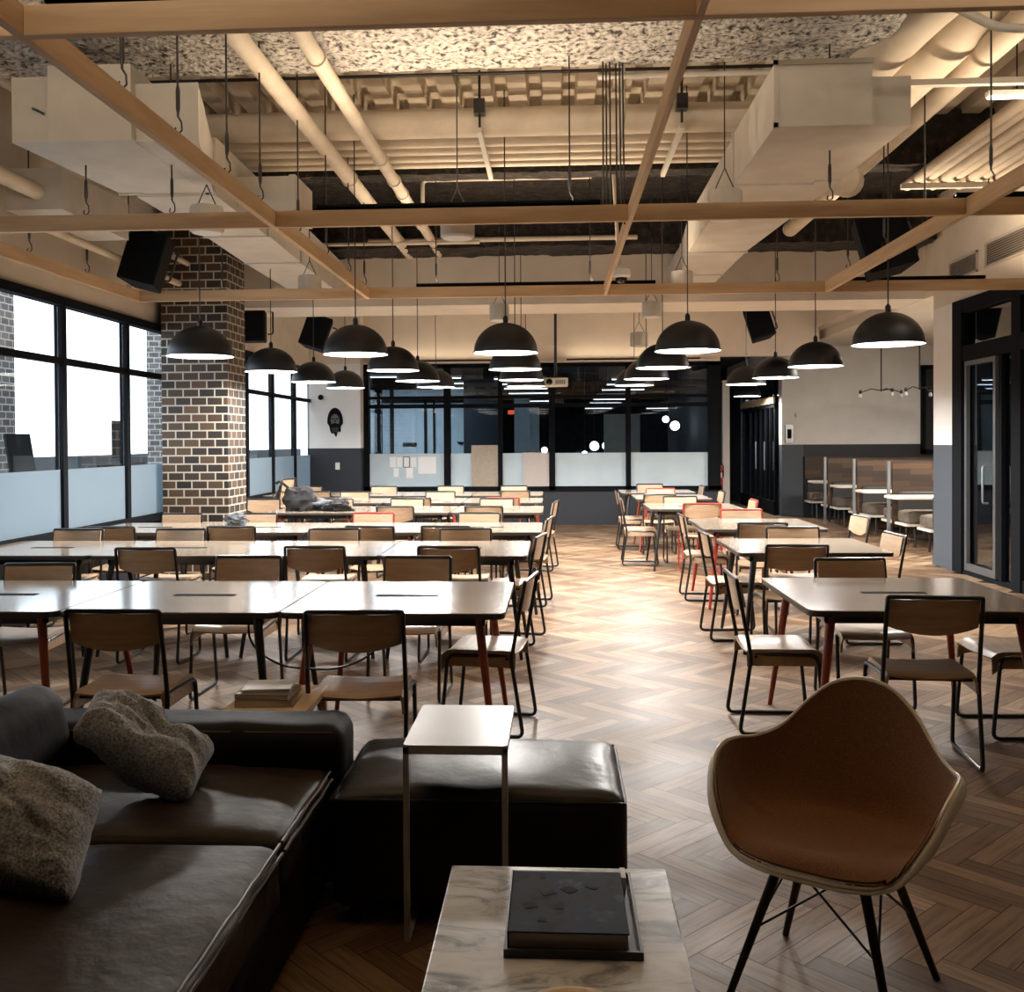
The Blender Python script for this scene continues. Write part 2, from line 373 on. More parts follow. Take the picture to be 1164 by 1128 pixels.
# ------------------------------------------------------------------ floor
def make_floor():
    W, L = .085, .51; X0, X1, Y0, Y1 = -4.5, 7.6, -1.4, 26.
    vs = []; fs = []; val = []; uvs = []
    c = math.cos(PI/4); s = math.sin(PI/4); g = .0012
    def plank(x0, y0, w, h):
        cx, cy_ = x0+w/2, y0+h/2; X = (cx-cy_)*c; Y = (cx+cy_)*s + 8
        if not (X0-.3 < X < X1+.3 and Y0-.3 < Y < Y1+.3): return
        if X > 4.7 and not 12.3 < Y < 20.4: return
        if Y > 18.5 and X < 2.7: return
        q = random.random(); off = random.random()*50
        pts = [(x0+g,y0+g),(x0+w-g,y0+g),(x0+w-g,y0+h-g),(x0+g,y0+h-g)]
        i = len(vs)
        for (a, b) in pts:
            XX = min(max((a-b)*c, X0), X1); YY = min(max((a+b)*s+8, Y0), Y1)
            vs.append((XX, YY, 0.)); uvs.append((a+off, b) if w > h else (b+off, a))
        fs.append((i,i+1,i+2,i+3)); val.append(q)
    rng = int(30/W)
    for m_ in range(-40, 41):
        for k in range(-rng, rng):
            ox = k*W + m_*L; oy = -k*W + m_*L
            if abs(ox) > 32 or abs(oy) > 32: continue
            plank(ox, oy, L, W); plank(ox+L-W, oy+W, W, L)
    me = bpy.data.meshes.new('floor'); me.from_pydata(vs, [], fs); me.update()
    a = me.attributes.new('plank', 'FLOAT', 'FACE'); a.data.foreach_set('value', val)
    u = me.uv_layers.new(name='board')
    flat = []
    for p in me.polygons:
        for li in p.loop_indices: flat.extend(uvs[me.loops[li].vertex_index])
    u.data.foreach_set('uv', flat)
    me.materials.append(M['floor'])
    o = bpy.data.objects.new('floor', me); COL.objects.link(o); struct(o)
make_floor()
struct(B(-4.6,10.,-1.5,44,-.12,-.002).build('floor_slab', M['black_matte']))
struct(B(-40,-4.6,-10,60,-.5,-.1).build('ground_outside', M['concrete']))
struct(B(-4.5,2.9,18.5,43,-.001,.004).build('floor_back_room', M['carpet_dark']))

# ------------------------------------------------------------------ walls
XL, XR = -4.5, 4.65
# camera-side wall and near side walls
struct(B(-4.7,9.2,-1.7,-1.5,0,4.7).build('wall_front', M['dark_wall']))
struct(B(-4.7,XL,-1.5,4.75,0,4.7).build('wall_left', M['paint_beige']))
struct(B(-4.62,XL,4.75,18.6,0,.70).build('wall_left_sill', M['navy']))
struct(B(-4.7,XL,4.75,18.6,2.88,4.7).build('wall_left_upper', M['paint_beige']))
# window frames along the left wall
mull = [4.75, 6.1, 7.46, 8.82, 10.17, 11.5, 12.86, 14.22, 15.54, 16.87, 18.2]
fr = MB()
for y in mull: fr.box(-4.54,-4.46, y-.04, y+.04, .7, 2.88)
fr.box(-4.55,-4.45,4.75,18.25,2.80,2.88); fr.box(-4.55,-4.44,4.75,18.25,.68,.76); fr.box(-4.53,-4.465,4.75,18.25,2.27,2.33)
struct(fr.build('window_frame_left', M['black_frame']))
for i in range(len(mull)-1):
    y0, y1 = mull[i]+.045, mull[i+1]-.045
    w = empty('window_%d' % (i+1), (0,0,0)); struct(w)
    B(-4.505,-4.497,y0,y1,.76,2.8).build('glass_pane', M['glass'], w)
    if i % 2 == 0 or True: B(-4.496,-4.49,y0,y1,.76,1.31).build('frosted_film', M['frost'], w)

# pier with the printed face, at the back left
p = MB(); p.box(-4.5,-3.55,17.95,18.6,1.43,2.97); struct(p.build('wall_pier_back_left', M['paint_white']))
struct(B(-4.5,-3.55,17.95,18.6,0,1.43).build('wall_pier_back_left_base', M['navy']))
struct(B(-4.5,-3.55,17.95,18.6,2.97,4.0).build('wall_pier_back_left_upper', M['paint_beige']))
# back wall
struct(B(-3.55,2.98,18.25,18.45,0,.64).build('wall_back_sill', M['navy']))
struct(B(-3.55,2.98,18.25,18.45,2.97,4.0).build('wall_back_upper', M['paint_beige']))
fr = MB()
for x, w in [(-3.5,.1),(-2.0,.12),(-1.02,.08),(-.07,.11),(1.32,.09),(2.87,.22)]: fr.box(x-w/2,x+w/2,18.22,18.38,.64,2.97)
fr.box(-3.55,2.98,18.22,18.38,.62,.71); fr.box(-3.55,2.98,18.22,18.38,2.9,2.97); fr.box(-3.55,2.98,18.23,18.37,2.33,2.38); fr.box(-3.55,2.98,18.23,18.37,2.16,2.23)
struct(fr.build('window_frame_back', M['black_frame']))
xs = [-3.45,-2.06,-1.94,-1.06,-.98,-.125,-.015,1.275,1.365,2.76]
for k in range(5):
    w = empty('window_%d' % (k+11)); struct(w)
    B(xs[2*k],xs[2*k+1],18.30,18.308,.71,2.9).build('glass_pane', M['glass_dark'], w)
    B(xs[2*k],xs[2*k+1],18.292,18.298,.71,1.32).build('frosted_film', M['frost_back'], w)
# ceiling beyond the bulkhead
struct(B(-4.6,4.9,13.9,18.6,3.9,4.05).build('ceiling_back', M['paint_beige']))
struct(B(-4.5,4.7,13.0,14.0,3.33,4.72).build('trim_1', M['paint_beige'])).name = 'ceiling_bulkhead'
# dark office behind the glass
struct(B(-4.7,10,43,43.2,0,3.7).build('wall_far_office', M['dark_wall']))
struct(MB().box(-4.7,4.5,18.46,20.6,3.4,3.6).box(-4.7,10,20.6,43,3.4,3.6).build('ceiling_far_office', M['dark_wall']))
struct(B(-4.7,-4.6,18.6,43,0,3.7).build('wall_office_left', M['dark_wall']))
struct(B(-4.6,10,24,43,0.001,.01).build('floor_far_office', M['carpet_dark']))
struct(B(10,10.1,12,43,0,3.7).build('wall_office_right', M['dark_wall']))

# passage on the back right
struct(B(2.98,4.75,18.25,18.45,3.06,4.0).build('wall_passage_header', M['paint_beige']))
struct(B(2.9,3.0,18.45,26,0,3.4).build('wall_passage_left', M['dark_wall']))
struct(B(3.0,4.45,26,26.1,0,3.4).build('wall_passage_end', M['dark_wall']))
# pier between passage and alcove
struct(B(4.52,4.94,20.2,20.5,1.44,3.9).build('wall_pier_right', M['paint_white']))
struct(B(4.52,4.94,20.2,20.5,0,1.44).build('wall_pier_right_base', M['blue_grey']))
# passage glazing
g = empty('door_1'); struct(g)
f = MB()
ys = [20.5,20.95,21.45,21.95,22.5,23.1,23.9]
for y in ys: f.box(4.44,4.50,y,y+.07,.28,2.6)
f.box(4.42,4.52,20.5,24.1,2.6,2.9); f.box(4.42,4.52,20.5,24.1,0,.28); f.box(4.43,4.51,20.5,24.1,2.2,2.26)
f.build('door_frame', M['black_frame'], g)
B(4.468,4.472,20.5,24.0,.2,2.7).build('glass_pane', M['glass_dark'], g)
h = MB()
for y in (21.2,22.1): h.tube([(4.38,y,.9),(4.38,y,1.5)], .014)
h.build('door_handle', M['grey_metal'], g)
struct(B(4.41,4.45,20.5,24.1,2.28,2.42).build('beam_reflection', M['beam_y']))  # wood strip standing in for a beam mirrored in the door glass
struct(B(4.42,4.54,20.5,26,2.9,3.9).build('wall_passage_right_upper', M['paint_beige']))
struct(B(4.42,4.52,24.1,26,0,2.9).build('wall_passage_right', M['dark_wall']))

# right wall: storefront, pillar, upper wall, alcove
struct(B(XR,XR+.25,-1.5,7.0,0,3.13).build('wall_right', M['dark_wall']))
struct(B(XR,XR+.25,-1.5,12.55,3.13,4.7).build('wall_right_upper', M['paint_beige']))
struct(B(XR,XR+.25,11.9,12.55,1.47,3.13).build('wall_pillar_right', M['paint_white']))
struct(B(XR,XR+.25,11.9,12.55,0,1.47).build('wall_pillar_right_base', M['blue_grey']))
struct(B(XR-.015,XR,11.9,12.55,0,.12).build('baseboard_right', M['blue_grey']))
g = empty('door_2'); struct(g)
f = MB()
f.box(4.62,4.78,11.64,11.9,0,3.129); f.box(4.625,4.775,7.2,11.64,2.98,3.128); f.box(4.63,4.77,7.2,11.64,2.43,2.60)
f.box(4.623,4.777,10.2,10.40,0,2.43); f.box(4.623,4.777,10.2,10.40,2.6,2.98); f.box(4.623,4.777,8.6,8.75,0,2.43); f.box(4.62,4.78,7.0,7.2,0,3.13); f.box(4.64,4.76,7.2,8.6,0,.12); f.box(4.64,4.76,8.75,10.2,0,.12); f.box(4.64,4.76,10.4,11.64,0,.04)
f.box(4.66,4.74,10.70,10.76,.04,2.43)
f.build('door_frame', M['black_frame'], g)
d = MB(); d.box(4.64,4.68,11.54,11.6,.05,2.42); d.box(4.64,4.68,10.80,10.86,.05,2.42); d.box(4.642,4.678,10.86,11.54,2.37,2.42); d.box(4.642,4.678,10.86,11.54,.05,.13)
d.build('door_leaf_frame', mat('dark_aluminium', (.16,.17,.18), .4, metal=.7), g)
B(4.70,4.706,7.2,11.64,.05,2.98).build('glass_pane', M['glass_dark'], g)
h = MB(); h.tube(round_path([(4.62,10.92,1.25),(4.56,10.92,1.25),(4.56,10.92,.85),(4.62,10.92,.85)],.03),.012); h.build('door_handle', M['grey_metal'], g)
# room behind the storefront
struct(B(9.0,9.1,-1.5,12.6,0,3.7).build('wall_right_room', M['dark_wall']))
struct(B(4.9,9.1,-1.5,12.6,3.5,3.6).build('ceiling_right_room', M['dark_wall']))
struct(B(4.9,9.1,4,12.4,0,.004).build('floor_right_room', M['floor']))
struct(B(4.9,9.0,12.3,12.4,0,3.5).build('wall_right_room_back', M['dark_wall']))
# alcove
struct(B(XR+.05,XR+.25,12.55,20.5,3.56,4.7).build('wall_alcove_header', M['paint_beige']))
struct(B(4.9,8.0,12.4,12.56,0,3.56).build('wall_alcove_near', M['dark_wall']))
struct(B(4.94,8.0,20.2,20.4,1.44,3.6).build('wall_alcove_back', M['paint_white']))
struct(B(4.94,8.0,20.2,20.4,0,1.44).build('wall_alcove_back_base', M['navy']))
struct(B(8.0,8.1,12.4,20.4,0,3.56).build('wall_alcove_right', M['paint_beige']))
struct(B(4.9,8.0,12.4,20.4,3.4,3.6).build('ceiling_alcove', M['paint_beige']))
w = empty('window_16'); struct(w)
MB().box(7.23,7.3,20.1,20.2,1.25,3.0).box(7.7,7.78,20.1,20.2,1.25,3.0).box(7.23,7.78,20.1,20.2,2.92,3.0).box(7.23,7.78,20.1,20.2,1.25,1.33).build('window_frame', M['black_frame'], w)
B(7.3,7.7,20.15,20.19,1.33,2.92).build('glass_pane', M['screen'], w)
# small joinery on top of the right storefront
def vent(y0, y1, z0, z1, label):
    v = thing('wall_vent', label, 'vent', (XR,(y0+y1)/2,z0)); L = (y1-y0)/2; hh = z1-z0
    MB().box(-.02,0,-L,L,0,.025).box(-.02,0,-L,L,hh-.025,hh).box(-.02,0,-L,-L+.025,0,hh).box(-.02,0,L-.025,L,0,hh).build('vent_frame', M['duct'], v)
    B(-.003,-.001,-L+.02,L-.02,.02,hh-.02).build('vent_backing', M['vent_dark'], v)
    s = MB(); n = 9
    for k in range(n):
        z = .03+(hh-.06)*(k+.5)/n; s.add([(-.016,-L+.02,z-.008),(-.016,L-.02,z-.008),(-.004,L-.02,z+.006),(-.004,-L+.02,z+.006)],[(0,1,2,3)])
    s.build('slats', M['duct'], v)
vent(10.05,11.05,3.38,3.66,'long beige louvred vent high on the wall above the glass door')
vent(11.25,12.03,3.38,3.62,'shorter beige louvred vent above the pale wall pillar')

# ------------------------------------------------------------------ ceiling structure
def corrugated(x0, x1, y0, y1, z, name, m):
    mb = MB(); pitch = .30; x = x0
    prof = []
    while x < x1:
        prof += [(x, z-.02), (x+.16, z-.02), (x+.18, z+.10), (x+.28, z+.10)]; x += pitch
    prof.append((x, z-.02))
    vs = []; fs = []
    for (a, b) in prof: vs += [(a,y0,b),(a,y1,b)]
    for i in range(len(prof)-1): fs.append((2*i,2*i+1,2*i+3,2*i+2))
    mb.add(vs, fs); return mb.build(name, m)
struct(corrugated(-4.6,4.9,-1.5,9.75,4.6,'ceiling', M['deck']))
struct(B(-4.7,9.2,-1.7,44,4.72,4.8).build('ceiling_slab', M['black_matte']))
def rough_block(x0, x1, y0, y1, z0, z1, amp, name, m, step=.05):
    mb = MB()
    def pt(x, y, z):
        n = noise.noise(Vector((x*6, y*6, z*6)))*amp + noise.noise(Vector((x*18, y*18, z*18)))*amp*.5
        return (x, y+n, z+n)
    nx = int((x1-x0)/step)+1; ny = max(3,int((y1-y0)/step)+1); nz = max(3,int((z1-z0)/step)+1)
    mb.grid(lambda u,v: pt(x0+(x1-x0)*u, y0+(y1-y0)*v, z0), nx, ny)
    mb.grid(lambda u,v: pt(x0+(x1-x0)*u, y0, z0+(z1-z0)*v), nx, nz)
    mb.grid(lambda u,v: pt(x0+(x1-x0)*u, y1, z0+(z1-z0)*v), nx, nz)
    return mb.build(name, m)
tag(rough_block(-4.45,2.15,5.72,6.88,4.12,4.62,.035,'ceiling_girder',M['spray']),
    'wide concrete girder with rough pale sprayed fireproofing above the second timber','girder')
tag(rough_block(-4.45,4.6,12.3,12.95,3.95,4.62,.03,'ceiling_girder',M['spray_dark'],.07),
    'dark rough girder in front of the beige bulkhead','girder')
struct(rough_block(-4.45,4.65,9.8,12.35,4.5,4.62,.02,'ceiling_dark_deck',M['spray_dark'],.07))
tag(rough_block(-4.45,4.6,9.55,9.8,4.12,4.62,.02,'ceiling_girder',M['spray_dark'],.07),
    'narrow dark rough girder just beyond the stacked cross pipes','girder')

# brick column
col_ = tag(B(-.375,.375,-.32,.32,0,4.6).build('brick_column', M['brick'], loc=(-4.035,11.24,0)),
    'tall square column of dark glazed brick with pale mortar beside the windows','column')

# timber grid
def beam(name_label, x0, x1, y0, y1, z0=3.0, z1=3.11, along='x'):
    cx, cy_ = (x0+x1)/2, (y0+y1)/2
    o = MB().box(x0-cx,x1-cx,y0-cy_,y1-cy_,0,z1-z0).build('timber_beam', M['beam' if along=='x' else 'beam_y'], loc=(cx,cy_,z0), bevel=.003)
    return tag(o, name_label, 'beam', 'suspended timber grid')
beam('timber crossbeam spanning the very top of the view, first of the grid', -4.4,4.6,3.45,3.49)
beam('timber crossbeam running under the ceiling girder, second from the sofa', -4.4,4.6,6.63,6.67)
beam('timber crossbeam in front of the bulkhead, third from the sofa', -4.28,4.6,10.0,10.04)
def ybeam(x, y0, y1, label, w=.04):
    for k,(a,b) in enumerate([(y0,3.45),(3.49,6.63),(6.67,10.0)]):
        if b <= a: continue
        where = ['before the first crossbeam','between the first and second crossbeams','between the second and third crossbeams'][k]
        beam(label+' '+where, x-w/2, x+w/2, a, b, along='y')
ybeam(-1.9, .8, 10.0, 'lengthwise timber on the window side of the pipes,')
ybeam(.50, .8, 10.0, 'thin lengthwise timber in the middle of the grid,', .03)
ybeam(2.68, .8, 10.0, 'lengthwise timber under the pipe rack,')
ybeam(-4.28, .8, 10.0, 'lengthwise timber along the window wall,')

# hanger rods with hooks and turnbuckles
def area(name, parent, loc, rot, sx, sy, power, col, disk=False, spread=180):
    l = bpy.data.lights.new(name,'AREA'); l.shape = 'DISK' if disk else 'RECTANGLE'; l.size = sx
    if not disk: l.size_y = sy
    l.energy = power; l.color = col; l.spread = math.radians(spread)
    o = bpy.data.objects.new(name, l); COL.objects.link(o); o.parent = parent; o.location = loc; o.rotation_euler = rot
    return o
def rod_proto():
    t = empty('hanger_rod')
    MB().tube([(0,0,.14),(0,0,1.48)],.006,6).build('rod', M['black_tube'], t)
    MB().lathe([(.008,0),(.0115,.02),(.0115,.11),(.008,.13)],(0,0,.16),8).build('turnbuckle', M['black_tube'], t)
    MB().tube([(.0,0,.14),(.018,0,.11),(.02,0,.07),(0,0,.05),(-.018,0,.065),(-.012,0,.085)],.005,5).build('hook', M['black_tube'], t)
    return t
rp = rod_proto(); first = True
rods = {'the window-side lengthwise timber':(-1.9,[4.3,4.95,5.7,6.35,7.3,8.2,9.1,9.85]),
        'the timber along the window wall':(-4.28,[6.9,7.9,8.9,9.8]),
        'the timber under the pipe rack':(2.68,[4.6,5.4,6.3,7.4,8.3,9.3]),
        'the second crossbeam':(None,[-3.9,-3.2,-2.6,.1,1.8,3.4,4.1]),
        'the third crossbeam':(None,[-3.4,-1.2,.35,2.2,3.3])}
orn = ['first','second','third','fourth','fifth','sixth','seventh','eighth','ninth']
for nm,(x,vals) in rods.items():
    for k,v in enumerate(vals):
        o = rp if first else copy_tree(rp); first = False
        yy = 6.65 if 'second' in nm else 10.02
        o.location = (x, v, 3.06) if x is not None else (v, yy, 3.06)
        tag(o, 'hanger rod over %s, %s %s' % (nm.replace('the ','',1), orn[k], 'from the sofa' if x is not None else 'from the windows'), 'hanger', 'black hanger rods of the timber grid')

# bundle of cables
for k in range(6):
    x = .33+k*.022+(.02 if k>2 else 0)
    tag(MB().tube([(x,6.8+.03*(k%2),4.6),(x+.003*k,6.8+.03*(k%2),3.1-.04*(k%3))],.0065,6).build('hanging_cable', M['black_tube']),
        'black cable dropping in the bundle beside the thin middle timber','cable','bundle of black ceiling cables')

# pipes
def pipe(pts, r, label, name='ceiling_pipe', m='pipe', rings=(), rr=.0, seg=14):
    t = thing(name, label, 'pipe')
    P = [Vector(p) for p in pts]
    MB().tube(round_path(P, r*2.5) if len(P) > 2 else P, r, seg).build('pipe_run', M[m], t)
    for q in rings:
        d = (P[1]-P[0]).normalized(); c = P[0]+d*q
        MB().tube([c-d*.02, c+d*.02], r+.012, seg).build('coupling', M[m], t)
    return t
pipe([(-1.92,2.0,4.0),(-1.90,13.0,4.0)], .068, 'thick beige pipe running lengthwise, window side of the pair', rings=(3.2,7.2))
pipe([(-1.52,2.0,4.0),(-1.50,13.0,4.0)], .055, 'beige pipe with many couplings running lengthwise, aisle side of the pair', rings=(2.2,4.3,6.6,7.3,7.8,8.9,9.2))
pipe([(-4.3,8.35,4.22),(1.95,8.35,4.22)], .12, 'thickest beige cross pipe, first of the stack above the middle')
for k,(y,r) in enumerate([(8.78,.055),(9.02,.05),(9.25,.05),(9.47,.045)]):
    pipe([(-4.3,y,4.2),(1.95,y,4.2)], r, 'slim beige cross pipe, %s of the row behind the thickest one' % orn[k])
pipe([(-4.3,8.0,4.5),(1.95,8.0,4.5)], .014, 'thin black rail under the corrugated deck', m='black_tube', name='ceiling_rail')
def strut(x, label):
    t = thing('pipe_hanger', label, 'bracket', (x,0,0))
    B(-.02,.02,8.1,9.6,4.06,4.1).build('channel', M['duct'], t)
    MB().tube([(0,8.15,4.1),(0,8.15,4.6)],.012,6).build('rod', M['black_tube'], t)
    B(-.045,.045,8.1,8.2,4.22,4.34).build('clamp', M['black_tube'], t)
    MB().tube([(0,9.52,4.1),(0,9.52,4.6)],.01,6).build('rod', M['black_tube'], t)
strut(-.61,'metal channel bracket under the cross pipes on the window side of the cables')
strut(1.03,'metal channel bracket under the cross pipes near the big square duct')
pipe([(.4,10.9,4.42),(-1.45,10.9,4.42),(-1.45,10.9,3.9)], .024, 'slim beige conduit bending down before the dark deck', name='conduit')
pipe([(-2.3,12.2,4.02),(1.0,12.2,4.02)], .03, 'slim beige conduit along the dark girder', name='conduit')
pipe([(-3.0,11.9,3.93),(-.9,11.9,3.93)], .022, 'second slim conduit just under the dark girder', name='conduit')
pipe([(.55,9.7,4.5),(.62,9.7,3.24)], .018, 'vertical conduit carrying the dome camera', name='conduit')
pipe([(.52,5.0,3.68),(1.95,5.0,3.66),(2.15,5.0,3.55),(2.45,5.0,3.53),(4.4,5.0,3.53)], .022, 'pale conduit crossing above the big square duct and stepping down', name='conduit', m='duct')
pipe([(.55,8.0,4.6),(.55,8.0,4.15),(.50,8.0,3.8)], .02, 'short pale conduit dropping beside the cables', name='conduit', m='duct')
pipe([(.3,6.9,4.05),(2.0,6.9,4.05)], .018, 'pale conduit fixed under the sprayed girder', name='conduit', m='duct')
# lengthwise ducts on the right
pipe([(2.83,2.5,4.08),(2.83,12.2,4.08)], .09, 'large round beige duct running lengthwise past the square duct')
for k in range(7):
    x = 3.45+k*.125
    pipe([(x,2.5,4.03+.02*(k%2)),(x,10.0,4.03+.02*(k%2))], .05, 'slim lengthwise pipe on the rack over the glass door, %s from the square duct' % orn[k])
t = thing('pipe_rack', 'two flat metal channels carrying the lengthwise pipes', 'bracket')
B(2.2,4.6,6.68,6.73,3.86,3.90).build('channel', M['duct'], t); B(3.3,4.4,9.7,9.75,3.93,3.98).build('channel', M['duct'], t)
for x in (3.1,4.4): MB().tube([(x,6.70,3.82),(x,6.70,4.58)],.008,6).build('rod', M['black_tube'], t)
for k,(x0,x1,x2,z) in enumerate([(2.0,2.35,2.75,4.3),(2.4,2.8,3.2,4.36)]):
    t = thing('flexible_duct', 'fat crumpled round duct above the big square duct, %s one' % ['inner','outer'][k], 'duct')
    pts = [Vector((x0,7.2,z-.35)), Vector((x1,6.5,z)), Vector((x2,4.8,z+.05)), Vector((x2+.9,3.3,z+.05))]
    path = round_path(pts, .5, 8); mb = MB(); mb.tube(path, .17, 18)
    mb.v = [tuple(Vector(v)+Vector((1,1,1))*.018*noise.noise(Vector(v)*5)) for v in mb.v]
    mb.build('duct_run', M['pipe'], t)

# square ducts
def seg_duct(parent, a, b, m='duct', nm='duct_section', flange=True):
    (xa0,xa1,ya,za0,za1),(xb0,xb1,yb,zb0,zb1) = a, b
    MB().hexa([(xa0,ya,za0),(xa1,ya,za0),(xb1,yb,zb0),(xb0,yb,zb0)],[(xa0,ya,za1),(xa1,ya,za1),(xb1,yb,zb1),(xb0,yb,zb1)]).build(nm, M[m], parent)
    if flange:
        e = .012
        MB().box(xb0-e,xb1+e,yb-.015,yb+.015,zb0-e,zb1+e).build('flange', M[m], parent)
t = thing('square_duct', 'big square beige duct running lengthwise over the booth-side tables', 'duct')
seg_duct(t, (1.33,1.90,6.1,3.44,3.82), (1.33,1.90,7.5,3.44,3.82))
seg_duct(t, (1.90,2.17,6.22,3.46,3.76), (1.90,2.10,7.5,3.46,3.76))
seg_duct(t, (1.33,2.10,7.5,3.45,3.80), (1.35,1.93,10.2,3.45,3.80))
seg_duct(t, (1.35,1.93,10.2,3.45,3.80), (1.45,1.93,11.6,3.45,3.80))
seg_duct(t, (1.45,1.93,11.6,3.45,3.80), (1.45,1.93,12.99,3.45,3.80), flange=False)
MB().box(1.32,1.91,6.09,6.11,3.43,3.455).box(1.32,1.345,6.09,6.11,3.43,3.83).box(1.32,1.91,6.09,6.11,3.80,3.83).build('flange', M['duct'], t)
MB().tube([(2.1,8.1,3.62),(2.3,8.1,3.62),(2.45,8.5,3.7)],.13,16).build('branch', M['pipe'], t)
t = thing('square_duct', 'big square beige duct running lengthwise on the window side', 'duct')
seg_duct(t, (-3.42,-3.15,6.12,3.45,3.86), (-3.3,-3.1,7.42,3.45,3.86))
seg_duct(t, (-3.15,-2.62,6.05,3.43,3.90), (-3.1,-2.62,7.42,3.44,3.88))
seg_duct(t, (-2.62,-2.22,6.12,3.44,3.80), (-2.62,-2.58,7.42,3.44,3.80))
seg_duct(t, (-3.17,-2.56,7.42,3.42,3.86), (-3.18,-2.60,8.9,3.42,3.86))
seg_duct(t, (-3.18,-2.60,8.9,3.43,3.86), (-3.25,-2.66,10.3,3.43,3.86))
seg_duct(t, (-3.25,-2.66,10.3,3.43,3.86), (-3.3,-2.75,12.99,3.43,3.86), flange=False)
MB().box(-2.60,-2.1,7.95,8.5,3.40,3.70).build('branch_box', M['duct'], t)
MB().box(-2.14,-2.09,7.94,8.51,3.39,3.71).build('flange', M['duct'], t)
MB().lathe([(.09,0),(.09,.12)],(-3.28,6.5,3.86),14).build('collar', M['duct'], t)
MB().tube([(-3.28,6.11,3.66),(-3.24,6.08,3.64),(-3.2,6.1,3.62)],.008,5).build('wire_tie', M['black_tube'], t)
t = thing('small_duct', 'small square beige duct in the corner high on the window wall', 'duct')
B(-4.25,-3.8,7.5,8.7,3.36,3.68).build('duct_section', M['duct'], t)
MB().tube([(-4.02,4.4,3.5),(-4.0,7.5,3.5)],.065,14).build('pipe_run', M['pipe'], t)
pipe([(-4.0,4.0,4.2),(-4.0,7.4,4.2)], .05, 'pale pipe high in the window-side corner', m='duct')
pipe([(-4.2,7.8,3.33),(-4.2,12.9,3.33)], .035, 'beige pipe running above the windows to the bulkhead', m='pipe')
pipe([(-4.1,10.5,3.55),(-4.1,12.9,3.55)], .03, 'upper beige pipe behind the brick column', m='pipe')
pipe([(4.3,9.0,3.3),(4.3,9.0,3.32)], .01, 'x') if False else None

# can speakers on chains
def can(x, y, z, d, h, label, top=4.55):
    t = thing('can_speaker', label, 'speaker', (x,y,z), 0, 'round ceiling speakers')
    r = d/2
    MB().lathe([(r*.9,0),(r,.01),(r,h-.02),(r*.93,h)],(0,0,0),24).build('housing', M['can_grey'], t)
    MB().lathe([(0.001,-.003),(r*.85,-.003),(r*.85,.0)],(0,0,0),24).build('grille', M['white_plastic'], t)
    top -= z
    MB().tube([(r*.6,0,h),(0,0,h+.16),(0,0,top)],.005,5).build('hanger_wire', M['black_tube'], t)
    MB().tube([(-r*.6,0,h),(0,0,h+.16)],.004,5).build('hanger_wire', M['black_tube'], t)
can(-.68,6.95,2.97,.24,.19,'round grey hanging speaker at the middle of the second timber crossbeam')
can(-2.52,7.1,3.07,.24,.19,'round grey hanging speaker beneath the window-side square duct',3.42)
can(1.17,6.95,3.07,.24,.19,'round grey hanging speaker below the side of the booth-side square duct')
can(-2.54,10.2,3.08,.24,.19,'round grey hanging speaker behind the third crossbeam, window side')
can(1.31,10.4,3.12,.23,.17,'round grey hanging speaker under the far part of the booth-side duct',4.5)
can(-.69,12.3,3.03,.24,.21,'round grey hanging speaker in front of the bulkhead above the middle lamps')
can(1.18,12.3,3.05,.24,.19,'round grey hanging speaker in front of the bulkhead toward the booths')
can(1.26,15.1,2.96,.27,.21,'round grey hanging speaker beyond the bulkhead, lowest of them')

# dome camera
t = thing('ceiling_dome_camera','small white dome security camera over the middle of the third crossbeam','camera',(.64,9.7,3.1))
MB().lathe([(.02,.12),(.085,.10),(.09,.04),(.07,.02)][::-1],(0,0,0),20).build('housing', M['white_plastic'], t)
MB().lathe([(.001,-.035),(.035,-.025),(.055,0),(.06,.025)],(0,0,0),20).build('lens_dome', M['screen'], t)

# loudspeakers
def loudspeaker(x, y, z, w, h, d, rot, label):
    t = thing('loudspeaker', label, 'speaker', (x,y,z)); t.rotation_euler = rot
    MB().hexa([(-w/2,-d/2,0),(w/2,-d/2,0),(w*.36,d/2,0),(-w*.36,d/2,0)],[(-w/2,-d/2,h),(w/2,-d/2,h),(w*.36,d/2,h),(-w*.36,d/2,h)]).build('cabinet', M['black_matte'], t, bevel=.01)
    B(-w*.46,w*.46,-d/2-.012,-d/2,.03,h-.03).build('grille', M['black_frame'], t)
    MB().tube(round_path([(w/2,0,h*.2),(w/2+.07,0,h*.2),(w/2+.07,0,h*.8),(w/2,0,h*.8)],.04),.012,6).build('bracket', M['black_tube'], t)
    MB().tube([(0,.02,h),(0,.06,h+.35)],.012,6).build('mount_pole', M['black_tube'], t)
loudspeaker(-4.03,9.5,3.08,.38,.52,.34,(math.radians(-8),math.radians(14),0),'black loudspeaker tilted beside the top of the brick column')
loudspeaker(-4.13,13.4,2.92,.42,.52,.3,(0,0,0),'black loudspeaker hanging upright behind the brick column')
loudspeaker(-3.56,14.4,2.92,.38,.48,.3,(math.radians(-8),math.radians(18),0),'black loudspeaker tilted above the printed bearded face')
loudspeaker(3.12,15.2,3.06,.38,.48,.3,(math.radians(-8),math.radians(-16),0),'black loudspeaker tilted in front of the passage header')
loudspeaker(3.12,9.5,3.1,.46,.54,.36,(math.radians(-8),math.radians(-14),0),'largest black loudspeaker hanging behind the pipe-rack timber')

